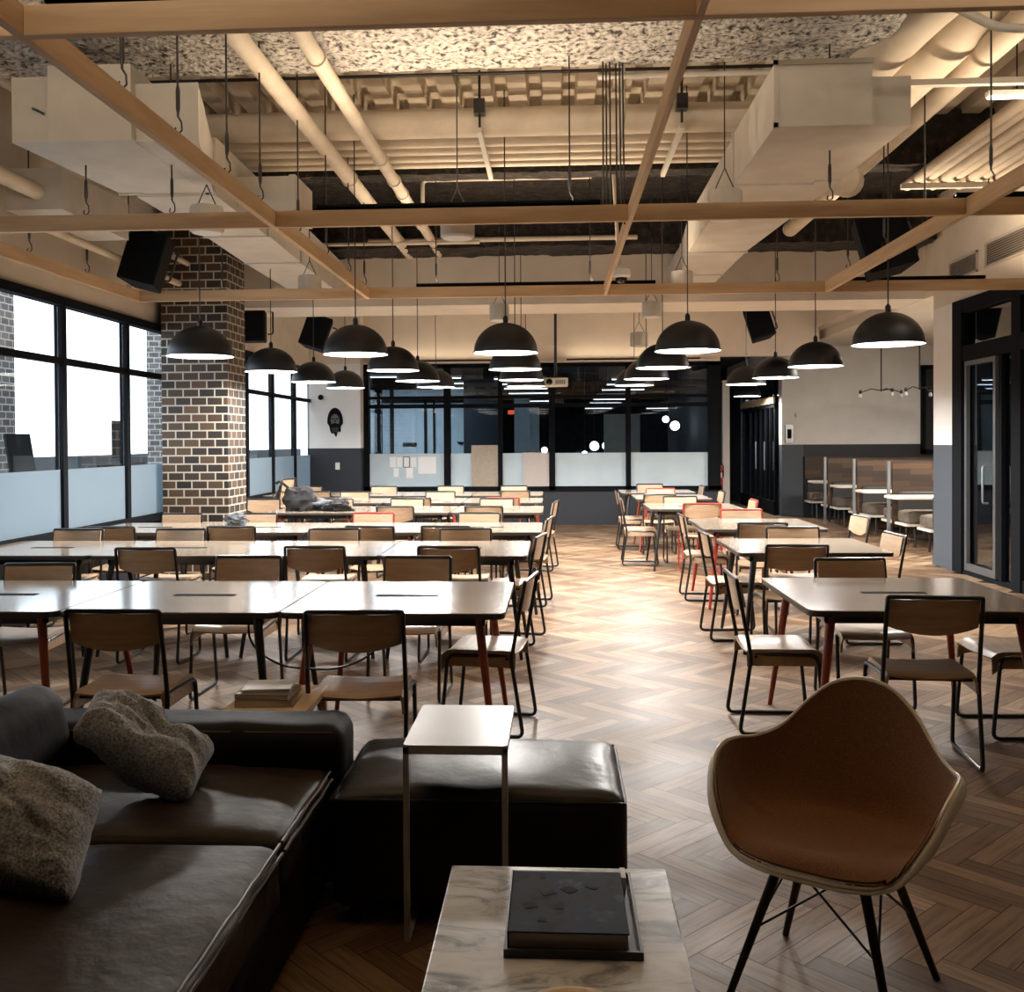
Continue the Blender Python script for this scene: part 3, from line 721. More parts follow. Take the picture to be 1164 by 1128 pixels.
# linear lights on the pipe rack (visible, lit)
for k,(x0,y,z) in enumerate([(2.95,7.0,3.88),(3.05,6.6,3.73)]):
    t = thing('ceiling_strip_light', 'white linear strip light under the pipe rack, %s of two' % ['upper','lower'][k], 'light', (x0,y,z))
    B(0,1.4,-.03,.03,0,.035).build('housing', M['white_plastic'], t); [MB().tube([(xx_,0,.03),(xx_,0,4.6-z)],.006,5).build('stem', M['black_tube'], t) for xx_ in (.2,1.2)]; B(.01,1.39,-.02,.02,-.012,0).build('tube', M['strip_glow'], t)

# unseen uplights added on crossbeam tops and far ledge to warm the ceiling
def added_uplight(x0, x1, y, z, label, wide=False, power=5.):
    t = thing('added_uplight', label, 'light', ((x0+x1)/2,y,z)); L = (x1-x0)/2
    hw_ = 0.012 if wide else .03
    MB().box(-L,L,-.03,.03,0,.012).box(-L,L,-.03,-.024,0,hw_).box(-L,L,.024,.03,0,hw_).build('channel', M['black_frame'], t)
    B(-L+.01,L-.01,-.02,.02,.012,.02).build('tube', M['added_uplight_glow'], t)
    area('added_uplight_light', t, (0,0,.0215), (PI,0,0), 2*L-.02, .04, power*2*L, (1,.80,.58))
added_uplight(-1.6,.3,6.65,3.112,'unseen fill light added on the second crossbeam, middle')
added_uplight(2.6,4.2,6.65,3.112,'unseen fill light added on the second crossbeam, booth end')
added_uplight(-1.4,1.0,10.02,3.112,'unseen fill light added on the third crossbeam, middle')
added_uplight(2.9,4.2,10.02,3.112,'unseen fill light added on the third crossbeam, booth end')
added_uplight(-4.0,-2.2,3.47,3.112,'unseen fill light added on the first crossbeam, window end', True, .5)
added_uplight(-1.8,.2,3.47,3.112,'unseen fill light added on the first crossbeam, middle', True, 5.5)
added_uplight(2.2,4.0,3.47,3.112,'unseen fill light added on the first crossbeam, booth end', True, .3)
added_uplight(-3.0,-.6,18.12,3.0,'unseen fill light added on the ledge over the far glass, window end',power=.3)
added_uplight(.2,2.6,18.12,3.0,'unseen fill light added on the ledge over the far glass, passage end',power=.3)
beam('timber crossbeam above the sofa, out of sight overhead', -4.4,4.6,1.2,1.24)
for k_,(xa,xb) in enumerate([(-3.8,-1.2),(.8,4.2)]):  # unseen lamps added to brighten the first crossbeam and duct fronts
    t = thing('added_washer','unseen lamp added on the overhead crossbeam aimed at the ceiling, %s end' % ['window','booth'][k_],'light',((xa+xb)/2,1.22,3.12)); L = (xb-xa)/2
    t.rotation_euler = (math.radians(-50),0,0)
    B(-L,L,-.04,.04,0,.03).build('housing', M['black_frame'], t); B(-L+.01,L-.01,-.03,.03,.03,.034).build('tube', M['added_uplight_glow'], t)
    area('added_washer_light', t, (0,0,.036), (PI,0,0), 2*L-.02, .06, 10., (1,.87,.72), False, 128)
tag(B(-3.5,2.9,18.05,18.25,2.97,3.0).build('wall_ledge', M['paint_beige']),'narrow beige ledge above the far glass wall','ledge')
for k_,y_ in enumerate((12.9,13.6,14.3)):  # lamps added out of view to brighten the booth alcove
    t = thing('added_ceiling_downlight','unseen ceiling light added inside the booth alcove, %s from the pale pillar' % ['first','second','third'][k_],'light',(6.35,y_,3.36))
    B(-.6,.6,-.05,.05,0,.04).build('housing', M['white_plastic'], t); B(-.58,.58,-.04,.04,-.01,0).build('tube', M['strip_glow'], t); area('added_downlight', t, (0,0,-.012), (0,0,0), 1.14, .08, 30., (1,.92,.82))

# ------------------------------------------------------------------ pendant lamps
PEND = 17.
def lamp_proto(cord=2.25):
    t = empty('pendant_lamp')
    R, Hh = .275, .25; pr = []
    for k in range(0, 13):
        a = PI/2*k/12; pr.append((max(.02, R*math.cos(a)), Hh*math.sin(a)))
    outer = [(R+.008,-.012),(R+.008,0)] + pr
    MB().lathe(outer,(0,0,0),40).build('lamp_shade', M['lamp_black'], t)
    sh = t.children[0]; me = sh.data
    bm = bmesh.new(); bm.from_mesh(me)
    bm.faces.ensure_lookup_table()
    bad = [f for f in bm.faces if len(f.verts) > 4 and abs(f.calc_center_median().z+.012) < .002]
    bmesh.ops.delete(bm, geom=bad, context='FACES'); bm.to_mesh(me); bm.free()
    pr2 = [(r*.97, z*.96-.005) for r, z in pr]
    mb = MB(); mb.lathe([(R+.006,-.012)]+pr2,(0,0,0),40); 
    n_f = [f for f in mb.f if len(f) > 4]
    for f in n_f:
        i = mb.f.index(f); mb.f.pop(i); mb.sm.pop(i)
    mb.build('inner_reflector', M['lamp_white'], t)
    MB().lathe([(.001,.035),(.215,.035),(.215,.05),(.001,.06)],(0,0,0),32).build('diffuser', M['lamp_glow'], t)
    area('lamp_light', t, (0,0,.03), (0,0,0), .42, .42, PEND, (1,.96,.91), True)
    MB().lathe([(.018,0),(.022,.01),(.022,.05),(.008,.07)],(0,0,Hh-.005),12).build('cord_grip', M['lamp_black'], t)
    MB().tube([(0,0,Hh+.05),(0,0,cord)],.0055,6).build('cord', M['black_tube'], t)
    return t
LP = lamp_proto(2.25); LPS = lamp_proto(1.1); firstl = True; lps_used = False
LX = [-3.07,-1.74,-.43,1.13,2.72]; LY = [8.6,10.6,12.5,14.4]
for j, y in enumerate(LY):
    for i, x in enumerate(LX):
        if i == 0 or j == 3:
            L2 = LPS if not lps_used else copy_tree(LPS); lps_used = True; o = L2
            if j == 3 and i > 0:
                pass
        else: o = LP if firstl else copy_tree(LP); firstl = False if o is LP else firstl
        xx, yy, z = x, y, 2.32
        if j == 0 and i == 4: xx, yy = 2.68, 8.2
        if j == 0 and i == 0: xx, yy, z = -3.05, 8.4, 2.30
        if j == 3: z = 2.345
        o.location = (xx, yy, z); o.rotation_euler = (0,0,.3*(i+j))
        tag(o, 'black dome pendant lamp, %s crosswise row from sofa, %s from the windows' % (orn[j], orn[i]), 'lamp', 'black dome pendant lamps')
o = copy_tree(LPS); o.location = (3.95,20.8,2.45); tag(o, 'small dome pendant lamp hanging in the passage beyond the pier','lamp')

# projector
t = thing('ceiling_projector','white projector on a black pole before the far glass wall','projector',(0,14.6,2.34))
MB().box(-.18,.18,-.15,.15,0,.12).build('body', M['white_plastic'], t, bevel=.012)
MB().lathe([(.045,0),(.045,.03),(.03,.04)],(0,0,0),20, Matrix.Translation((-.09,-.15,.06))@Matrix.Rotation(PI/2,4,'X')).build('lens', M['screen'], t)
s = MB()
for k in range(6): s.box(.0+.025*k,.012+.025*k,-.153,-.149,.03,.09)
s.build('vent_slots', M['ink'], t)
MB().box(-.1,.1,-.08,.08,.12,.15).tube([(0,0,.15),(0,0,1.56)],.022,10).build('mount_pole', M['black_tube'], t)

# ------------------------------------------------------------------ tables
TW = 1.09; TD = 1.06
def leg_mb(sx, sy, hw, hd):
    return MB().tube([(sx*(hw-.13), sy*(hd-.12), .69),(sx*(hw-.045), sy*(hd-.03), 0.0)], .024, 10, r2=.013)
def table(name, cx, y0, y1, w, legm, label, group, slot=True):
    cy_ = (y0+y1)/2; hw = w/2-.005; hd = (y1-y0)/2
    t = thing('cafe_table', label, 'table', (cx,cy_,0), 0, group)
    r = .05; poly = []
    for (ax, ay, a0) in [(hw-r,-hd+r,-90),(hw-r,hd-r,0),(-hw+r,hd-r,90),(-hw+r,-hd+r,180)]:
        for k in range(5):
            a = math.radians(a0+90*k/4); poly.append((ax+r*math.cos(a), ay+r*math.sin(a)))
    MB().prism(poly,.733,.738).build('tabletop', M['table_top'], t)
    MB().prism([(x*.999,y*.999) for x,y in poly],.708,.733).build('underside', M['table_edge'], t)
    MB().box(-hw+.1,hw-.1,-hd+.1,-hd+.13,.66,.704).box(-hw+.1,hw-.1,hd-.13,hd-.1,.66,.704).box(-hw+.1,-hw+.13,-hd+.1,hd-.1,.66,.704).box(hw-.13,hw-.1,-hd+.1,hd-.1,.66,.704).build('apron', M['black_tube'], t)
    for sx in (-1,1):
        for sy in (-1,1): leg_mb(sx,sy,hw,hd).build('leg', M[legm], t)
    if slot: MB().box(-.165,.165,-.03,.03,.7375,.7395).build('cable_slot', M['ink'], t)
    return t
rowsL = [(4.65,5.71,-.24,4),(6.98,8.04,-.20,4),(8.80,9.85,-.13,4),(11.25,12.35,-.15,3),(13.05,14.1,-.18,3),(14.75,15.85,-.2,4)]
colors = [['leg_orange','black_tube','leg_orange','black_tube'],['black_tube']*4,['black_tube','leg_orange','black_tube','black_tube'],['black_tube','black_tube','leg_orange','black_tube'],['red_tube','red_tube','black_tube','black_tube'],['leg_orange','black_tube','black_tube','black_tube']]
for i,(y0,y1,xr,n) in enumerate(rowsL):
    w = 1.085 if i == 0 else 1.06
    for k in range(n):
        if -xr+w*(k+1) > 4.5: continue
        if i == 2 and k == 3: pass
        table('t', xr-w*(k+.5), y0, y1, w, colors[i][k], 'square wood-topped table in the %s long row from the sofa, %s from the aisle' % (orn[i], orn[k]), 'long table row, %s from the sofa' % orn[i])
rowsR = [(1.19,2.35,4.77,5.90,'leg_orange'),(1.30,2.41,7.2,8.25,'black_tube'),(1.34,2.46,9.1,10.3,'red_tube'),(1.1,2.2,11.75,12.8,'black_tube'),(1.1,2.15,13.75,14.85,'leg_orange'),(1.0,2.15,15.4,16.3,'black_tube')]
for i,(x0,x1,y0,y1,lm) in enumerate(rowsR):
    table('t', (x0+x1)/2, y0, y1, x1-x0, lm, 'single wood-topped table on the booth side of the aisle, %s from the armchair' % orn[i], 'single tables beside the booths')

# ------------------------------------------------------------------ chairs
def chair_proto(fm):
    t = empty('cafe_chair')
    for sx in (-1,1):
        x = .215*sx
        pts = [(x*.98,-.245,.80),(x,-.185,.47),(x,-.175,.40),(x,-.235,.011),(x,.205,.011),(x,.165,.425),(x*.9,-.15,.425)]
        MB().tube(round_path(pts,.04,4), .0105, 8).build('side_frame', M[fm], t)
    MB().tube(round_path([(-.2107,-.243,.79),(-.2107,-.247,.815),(.2107,-.247,.815),(.2107,-.243,.79)],.02,4), .0105, 8).build('top_rail', M[fm], t)
    MB().tube([(-.215,.16,.415),(.215,.16,.415)], .009, 6).build('seat_rail', M[fm], t); MB().tube([(-.215,-.15,.415),(.215,-.15,.415)], .009, 6).build('seat_rail', M[fm], t)
    MB().tube([(-.215,-.222,.1),(-.215,-.222,.1)],.001,3)
    MB().tube([(-.215,.195,.1),(.215,.195,.1)], .008, 6).build('stretcher', M[fm], t) if False else None
    def back(u, v):
        x = (u*2-1)*.203; bow = (1-(u*2-1)**2)
        zt = .803; zb = .672-.038*bow
        z = zb+(zt-zb)*v
        y = -.185-(z-.47)*.18 - .022*bow + .012
        return (x, y, z)
    MB().grid(back, 13, 6).build('backrest', M['ply'], t, thick=.011)
    def seat(u, v):
        s_ = u*2-1; a = abs(s_)
        if a < .84: x = s_/.84*.197; z = .452-.008*math.cos(s_/.84*PI/2)
        else:
            q = (a-.84)/.16; x = math.copysign(.197+.013*math.sin(q*PI/2), s_); z = .452-.085*q**1.15
        y = -.195 + .40*v
        if v > .85: z -= .03*((v-.85)/.15)**2
        if v < .12: z -= .018*((.12-v)/.12)**2*(1-a*.6)
        # the flaps are cut back at the rear
        return (x, y, z)
    MB().grid(seat, 25, 14).build('seat', M['ply'], t, thick=.011)
    return t
protos = {}
def chair(x, y, ang, label, group, fm='black_tube'):
    if fm not in protos:
        protos[fm] = chair_proto(fm); o = protos[fm]
    else: o = copy_tree(protos[fm])
    o.location = (x,y,0); o.rotation_euler = (0,0,math.radians(ang)); tag(o, label, 'chair', group); return o
# (px across the room is already turned into metres)
def XX(px, d): return (px-631.9)*d/1130
rowN = {0:[(115,4.24),(397,4.24)],1:[(155,6.75),(355,6.85),(510,6.85)],2:[(113,8.46),(257,8.48),(420,8.5),(508,8.5)],3:[(449,11.1),(551,11.1)],4:[(470,12.8),(572,12.8),(380,12.85)],5:[(585,14.5),(358,14.5)]}
rowF = {0:[(30,5.86),(275,6.25),(470,6.25)],1:[(75,8.24),(196,8.24),(378,8.26),(530,8.26)],2:[(197,10.05),(287,10.05),(421,10.1),(543,10.08)],3:[(295,12.6),(380,12.6),(461,12.6),(563,12.6)],4:[(500,14.38),(400,14.38)],5:[(347,16.1),(435,16.1),(511,16.1),(585,16.1)]}
for i in range(6):
    for side, dic in (('sofa',rowN),('far',rowF)):
        lst = sorted(dic[i], key=lambda q: -q[0])
        for k,(px,d) in enumerate(lst):
            fm = 'red_tube' if (i==2 and side=='far' and px==421) or (i==4 and px==572) else 'black_tube'
            jit = random.uniform(-4,4)
            x = XX(px,d)
            if side == 'sofa': yy, an = d+.235, 0+jit
            else: yy, an = d-.235, 180+jit
            chair(x, yy, an, '%s-framed plywood chair, %s side of %s long table row, %s from aisle' % ('red' if fm=='red_tube' else 'black', 'sofa' if side=='sofa' else 'back-wall', orn[i], orn[k]), 'chairs along the long table rows', fm)
for i,(x,y,an) in enumerate([(-.38,5.38,82),(-.36,7.72,80),(-.30,9.45,83),(-.24,12.0,82)]):
    chair(x, y, an, 'plywood chair at the aisle end of the %s long table row' % orn[i], 'aisle-end chairs')
CR = [
 (1.76,4.93,-4,'on the sofa side of the first booth-side table','black_tube'),
 (1.80,5.93,183,'on the far side of the first booth-side table','black_tube'),
 (1.19,5.45,-91,'at the aisle end of the first booth-side table, facing the booths','black_tube'),
 (2.42,5.42,92,'at the glass-door end of the first booth-side table','black_tube'),
 (1.65,7.2,2,'on the sofa side of the second booth-side table','black_tube'),
 (1.95,8.13,178,'on the far side of the second booth-side table','black_tube'),
 (1.40,7.9,-88,'at the aisle end of the second booth-side table','black_tube'),
 (2.36,7.8,93,'at the booth end of the second booth-side table','black_tube'),
 (1.80,9.03,0,'on the sofa side of the third booth-side table','black_tube'),
 (1.93,10.27,180,'on the far side of the third booth-side table','red_tube'),
 (1.46,9.8,-90,'at the aisle end of the third booth-side table','black_tube'),
 (2.65,9.6,95,'pulled out at the booth end of the third booth-side table','black_tube'),
 (1.67,11.75,0,'on the sofa side of the fourth booth-side table','red_tube'),
 (1.60,12.72,180,'on the far side of the fourth booth-side table','black_tube'),
 (1.05,12.5,-92,'at the aisle end of the fourth booth-side table','black_tube'),
 (2.15,12.2,90,'at the booth end of the fourth booth-side table','red_tube'),
 (1.39,13.7,0,'on the sofa side of the fifth booth-side table','black_tube'),
 (1.57,14.85,180,'on the far side of the fifth booth-side table','red_tube'),
 (1.10,14.3,-90,'at the aisle end of the fifth booth-side table','black_tube'),
 (2.12,14.3,90,'at the booth end of the fifth booth-side table','black_tube'),
 (1.55,16.35,180,'on the far side of the sixth booth-side table','black_tube'),
 (2.07,15.9,90,'at the booth end of the sixth booth-side table','black_tube')]
for x,y,an,lb,fm in CR:
    chair(x,y,an,'plywood chair, %s frame, %s' % ('red' if fm=='red_tube' else 'black', lb), 'chairs around the booth-side tables', fm)
# stacked chairs by the column
for k in range(4):
    o = chair(-4.0,13.75+.03*k,80,'plywood chair in the leaning stack behind the brick column, %s from the floor' % orn[k],'chairs stacked behind the brick column')
    o.location = (-4.02+.035*k,13.55,.075*k)

# ------------------------------------------------------------------ coats and bags on tables
def lump(name, label, cat, c, sx, sy, sz, m, seed, amp=.35):
    mb = MB(); rnd = Vector((seed*3.1,seed*1.7,seed))
    def fn(u, v):
        a = 2*PI*u; b = PI*(v-.5); d = Vector((math.cos(b)*math.cos(a), math.cos(b)*math.sin(a), math.sin(b)))
        k = 1+amp*(noise.noise(d*1.6+rnd)+.6*noise.noise(d*3.7+rnd))
        z = d.z*sz*k
        return (d.x*sx*k, d.y*sy*k, max(z,-sz*.75)+sz*.75)
    mb.grid(fn, 36, 20, wrap=True)
    return tag(mb.build(name, M[m], loc=c), label, cat)
lump('coat','black coat heaped on the fourth long table row beside the column','coat',(-3.02,11.55,.74),.18,.14,.16,'cloth_black',3)
lump('coat','slate grey jacket spread on the table next to the black coat','coat',(-2.76,11.7,.74),.26,.17,.07,'cloth_grey',5,.5)
lump('bag','small dark bag on the floor-side edge of the coats','bag',(-2.55,11.5,.74),.16,.1,.07,'cloth_black',9,.5)
lump('bag','grey crumpled bag on the table beside the brick column','bag',(-3.12,9.55,.74),.1,.1,.07,'cloth_grey',12,.5)
t = thing('backpack','black backpack with a strap sticking up behind the coats','bag',(-3.12,11.95,.74))
MB().rbox(-.15,.15,-.08,.08,0,.24,.06,8,lambda p,u: p+Vector((.03*noise.noise(p*7),.02*noise.noise(p*9),0))).build('body', M['cloth_black'], t)
MB().tube(round_path([(-.08,0,.2),(-.2,0,.3),(-.26,.02,.33),(-.3,.02,.3)],.05),.018,6).build('strap', M['cloth_black'], t)

tag(MB().tube(round_path([(-1.62,5.15,.70),(-1.58,5.0,.52),(-1.42,5.0,.40),(-1.15,5.1,.36),(-.95,5.1,.44),(-.8,5.18,.70)],.12,6),.006,6).build('power_cord', M['black_tube']),
    'black power cord looping below the first long table row','cord')
# ------------------------------------------------------------------ things on the back wall
def paper_sheet(px0, px1, py0, py1, label, m='paper'):
    s = 18.28/1130; x0, x1 = (px0-631.9)*s, (px1-631.9)*s; z1, z0 = 1.55-(py0-501.7)*s, 1.55-(py1-501.7)*s
    t = thing('paper_sheet', label, 'paper', ((x0+x1)/2,18.285,z0), 0, 'sheets taped to the frosted glass')
    w = (x1-x0)/2; MB().box(-w,w,0,.004,0,z1-z0).build('sheet', M['paper'], t)
    if m != 'paper': MB().box(-w-.012,w+.012,.004,.006,-.012,z1-z0+.012).build('border', M[m], t)
for a in [(442,448.5,520,531,'small pale sheet with pink edge taped on frosted glass, first from the pier','paper_pink'),
          (450,456,520,531,'small white sheet in the upper row, second from the pier'),
          (458,464,520,531,'small white sheet with black border in the upper row','ink'),
          (466,472.5,520,531,'small pale sheet beside the large one, upper row'),
          (474.5,495,519.5,539,'large blank white sheet taped on the frosted glass'),
          (446,452,532.5,542.5,'small white sheet alone in the lower row by the pier'),
          (461,468,532.5,543.5,'small pale sheet with pink edge, lower row','paper_pink')]: paper_sheet(*a)
t = tag(B(-.245,.245,0,.03,0,.76).build('pin_board', M['kraft'], loc=(-1.31,18.25,.71)),'tall brown kraft board standing against the frosted glass','board')
t = tag(B(-.24,.24,0,.03,0,.62).build('pin_board', M['board_pink'], loc=(-.365,18.25,.71)),'shorter pinkish fabric board standing against the frosted glass','board')
for (x,y_) in [(-1.31,18.2),(-.365,18.2)]: pass
# printed face on the pier
t = thing('wall_print','black printed head of a bearded man on the white pier','print',(-4.02,17.945,1.67))
n = 40; pts = []
for k in range(n):
    a = 2*PI*k/n; r = 1+ (.10*math.sin(k*5.1)+.06*math.sin(k*11) if math.sin(a) < -.45 else 0)
    pts.append((.145*math.cos(a)*r*(1 if math.sin(a)>-.2 else .82), .25*math.sin(a)*r+.25))
Mx = Matrix.Rotation(PI/2,4,'X')
MB().prism(pts,0,.004,Mx).build('head_shape', M['ink'], t)
fp = []
for k in range(20):
    a = 2*PI*k/20; fp.append((.082*math.cos(a), .115*math.sin(a)+.27))
MB().prism(fp,.004,.005,Mx).build('face', M['ink_grey'], t)
MB().prism([(-.062,.29),(-.02,.285),(-.02,.305),(-.062,.31)],.005,.006,Mx).prism([(.062,.29),(.02,.285),(.02,.305),(.062,.31)],.005,.006,Mx).prism([(-.012,.235),(.012,.235),(.006,.29),(-.006,.29)],.005,.006,Mx).prism([(-.075,.20),(0,.225),(.075,.20),(.05,.14),(-.05,.14)],.005,.006,Mx).build('features', M['ink'], t)
for k in range(5):
    x = -.05+.025*k; MB().prism([(x-.004,.05),(x+.004,.05),(x+.006,.16),(x-.002,.16)],.004,.005,Mx).build('beard_strand', M['ink_grey'], t)
t = thing('wall_switch','small white switch plate on the navy part of the pier','switch',(-3.98,17.945,1.04))
MB().box(-.04,.04,-.008,.004,0,.13).build('plate', M['white_plastic'], t); B(-.015,.015,-.013,-.008,.04,.09).build('rocker', M['white_plastic'], t)
t = thing('security_camera','small dark round camera near the top of the white pier','camera',(-4.28,17.95,2.36))
MB().lathe([(.05,0),(.05,.03),(.03,.06)],(0,0,0),14,Matrix.Rotation(PI/2,4,'X')).build('housing', M['black_matte'], t)
# pier panel, sensor
t = thing('control_panel','grey framed control panel with black screen on the narrow pier','panel',(4.66,20.2,1.48))
MB().box(-.075,.075,-.03,0,0,.36).build('frame', M['grey_metal'], t); B(-.04,.04,-.034,-.03,.08,.27).build('screen', M['ink'], t)
t = thing('wall_sensor','tiny white sensor on the narrow pier above the control panel','sensor',(4.80,20.2,1.98))
MB().box(-.02,.02,-.05,0,0,.09).build('body', M['white_plastic'], t)
MB().lathe([(.02,0),(.03,.03)],(0,-.04,.02),10).build('lens', M['white_plastic'], t)
# post and extinguisher
struct(B(3.38,3.52,20.4,20.54,0,2.75).build('trim_3', M['paint_white']))
t = thing('fire_extinguisher','red fire extinguisher hanging on the pale post in the passage','extinguisher',(3.3,20.35,.62))
MB().lathe([(.055,0),(.065,.02),(.065,.36),(.045,.41),(.02,.43)],(0,0,0),16).build('cylinder', M['red_paint'], t)
MB().box(-.02,.02,-.02,.02,.43,.47).box(-.07,.02,-.012,.012,.47,.49).build('valve_handle', M['black_matte'], t)
MB().tube([(.02,-.02,.45),(.08,-.03,.4),(.08,-.03,.15)],.01,6).build('hose', M['black_matte'], t)
MB().lathe([(.066,0),(.066,.1)],(0,0,.16),16).build('label_band', M['white_plastic'], t)
MB().box(.05,.09,-.02,.07,.2,.3).build('wall_bracket', M['black_matte'], t)

# ------------------------------------------------------------------ far office behind the glass
k = 0
cols = [(-2.5,[20.5,22.5,24.5,27,29.5,32,35,38]),(-.75,[21,23,25,27.5,30,33,36,39]),(1.75,[21.5,23.5,26,29,32,35,38,41]),(4.3,[27,30,33,36,39,41.5]),(6.9,[30,34,38])]
sp_ = None
for ci,(x,ys_) in enumerate(cols):
    for j,y in enumerate(ys_):
        if sp_ is None:
            sp_ = thing('ceiling_strip_light','','light'); MB().tube([(-.4,0,.05),(-.4,0,.54)],.006,5).build('stem',M['black_tube'],sp_); MB().tube([(.4,0,.05),(.4,0,.54)],.006,5).build('stem',M['black_tube'],sp_); MB().box(-.55,.55,-.06,.06,0,.05).build('housing', M['white_plastic'], sp_); B(-.54,.54,-.055,.055,-.012,0).build('tube', M['cool_glow'], sp_); o = sp_
        else: o = copy_tree(sp_)
        o.location = (x,y,2.86); tag(o,'office strip light beyond the glass, %s file from windows, %s deep' % (orn[ci],orn[j]),'light','office strip lights beyond the glass')
o = copy_tree(sp_); o.location = (-3.2,20.0,2.86); tag(o,'strip light added to brighten the pale partition behind the papered glass','light'); area('added_strip_lamp', o, (0,0,-.014), (0,0,0), 1.0, .1, 26., (.86,.95,1))  # lamp added to light the pale partition
struct(B(6.2,6.3,20.6,26,0,3.4).build('wall_side_office', M['pale_wall']))
o = copy_tree(sp_); o.location = (5.4,22.3,2.86); tag(o,'strip light added to brighten the side office behind the dark passage doors','light'); area('added_strip_lamp', o, (0,0,-.014), (0,0,0), 1.0, .1, 14., (.86,.95,1))  # lamp added so the passage doors show lighter gaps
# pale lit partition at the left of the far office
t = thing('glass_partition','pale office partition with black bars and a door, behind the papered glass','partition',(0,0,0))
B(-4.4,-2.0,22.0,22.1,0,2.7).build('panel', M['pale_wall'], t)
MB().box(-4.4,-2.0,21.94,22.0,2.4,2.52).box(-4.02,-3.86,21.93,22.0,0,2.7).box(-3.68,-3.60,21.93,22.0,0,2.7).box(-2.92,-2.86,21.94,22.0,0,2.5).box(-2.72,-2.68,21.94,22.0,0,2.5).build('frame_bars', M['black_frame'], t)
for x in (-2.42,-2.12): MB().lathe([(.055,0),(.055,.03)],(x,21.98,1.5),14,Matrix.Identity(4)).build('round_pull', M['black_frame'], t)
B(-3.4,-3.1,21.95,22.0,1.46,1.52).build('door_bar', M['black_frame'], t)
t = thing('office_partition','dark ribbed partition behind the kraft board','partition')
B(-1.95,-1.2,21.0,21.1,0,3.2).build('panel', M['navy'], t)
B(-1.0,-.62,24.0,24.1,0,2.6).build('pale_panel', M['pale_wall'], t)
t = thing('office_partition','pale panel far behind the second glass bay','partition')
B(-.95,-.45,27.0,27.1,0,2.5).build('panel', M['pale_wall'], t)
t = thing('office_partition','smudgy whiteboard far behind the fourth glass bay','partition')
B(1.2,2.1,25,25.1,.6,2.2).build('panel', M['duct'], t)
for x in (.62,2.35,3.0):
    pass
for k2,(x,y,z,r) in enumerate([(2.55,21.5,1.85,.10),(3.1,22.5,1.95,.12),(2.3,21.0,1.98,.07),(1.0,26,1.4,.12),(1.35,27,1.4,.1),(.72,25,1.2,.08),(1.9,28,1.5,.1),(-.3,26,1.3,.08)]):
    t = thing('globe_lamp','glowing globe lamp in the dark office, %s from the far glass' % orn[k2],'lamp',(x,y,z),0,'globe lamps in the dark office')
    MB().lathe([(r*math.cos(a)+1e-4, r*math.sin(a)) for a in [PI*(q/10-.5) for q in range(11)]],(0,0,0),16).build('globe', M['globe_glow'], t)
    MB().tube([(0,0,r),(0,0,3.4-z)],.006,5).build('cord', M['black_tube'], t)
t = thing('exit_sign','small red glowing sign far inside the dark office','sign',(-1.25,29,2.32))
B(-.14,.14,-.03,.03,0,.12).build('housing', M['red_glow'], t); MB().tube([(0,0,.12),(0,0,1.08)],.01,5).build('stem', M['black_tube'], t)
for k2,(x,y) in enumerate([(-1.6,24.5),(.5,23.5),(2.0,24.2),(.9,31),(2.4,33),(-.5,33)]):
    t = thing('office_desk','dark office desk with a lit monitor, %s from the glass' % orn[k2],'desk',(x,y,.01),0,'desks in the dark office')
    MB().box(-.7,.7,-.35,.35,.70,.73).build('desktop', M['pale_wall'], t)
    for sx in (-.65,.65): B(sx-.02,sx+.02,-.3,.3,0,.7).build('leg', M['black_frame'], t)
    B(-.28,.28,-.01,.02,.85,1.2).build('monitor', M['screen'], t); B(-.03,.03,-.02,.05,.73,.86).build('monitor_stand', M['black_frame'], t)

# strip lights behind the storefront, mostly standing in for reflections in its glass
for k2,(x,y) in enumerate([(6.0,11.4),(6.6,9.6),(6.2,7.4),(7.6,11.6)]):
    o = copy_tree(sp_); o.location = (x,y,3.0 if k2 else 2.75); tag(o,'strip light behind the glass door standing in for its reflections, %s from the brick wall' % orn[k2],'light','strip lights behind the glass door')
t = thing('lounge_sofa','grey sofa in the room behind the glass door','sofa',(6.6,10.6,0),math.radians(-90))
MB().rbox(-.8,.8,-.4,.4,.15,.44,.08,8).build('seat', M['cloth_grey'], t); MB().rbox(-.8,.8,.25,.45,.15,.8,.08,8).build('backrest', M['cloth_grey'], t)
for sx in (-.7,.7):
    for sy in (-.3,.3): MB().tube([(sx,sy,.17),(sx,sy,0)],.02,6).build('leg', M['black_tube'], t)
t = thing('tall_shelf','tall dark shelf of stacked things behind the glass door','shelf',(5.5,9.9,0))
MB().box(-.35,-.32,-.6,.6,0,2.2).box(.32,.35,-.6,.6,0,2.2).box(-.35,.35,-.6,.6,.3,.33).box(-.35,.35,-.6,.6,.8,.83).box(-.35,.35,-.6,.6,1.3,1.33).box(-.35,.35,-.6,.6,1.8,1.83).build('frame', M['dark_wood'], t)

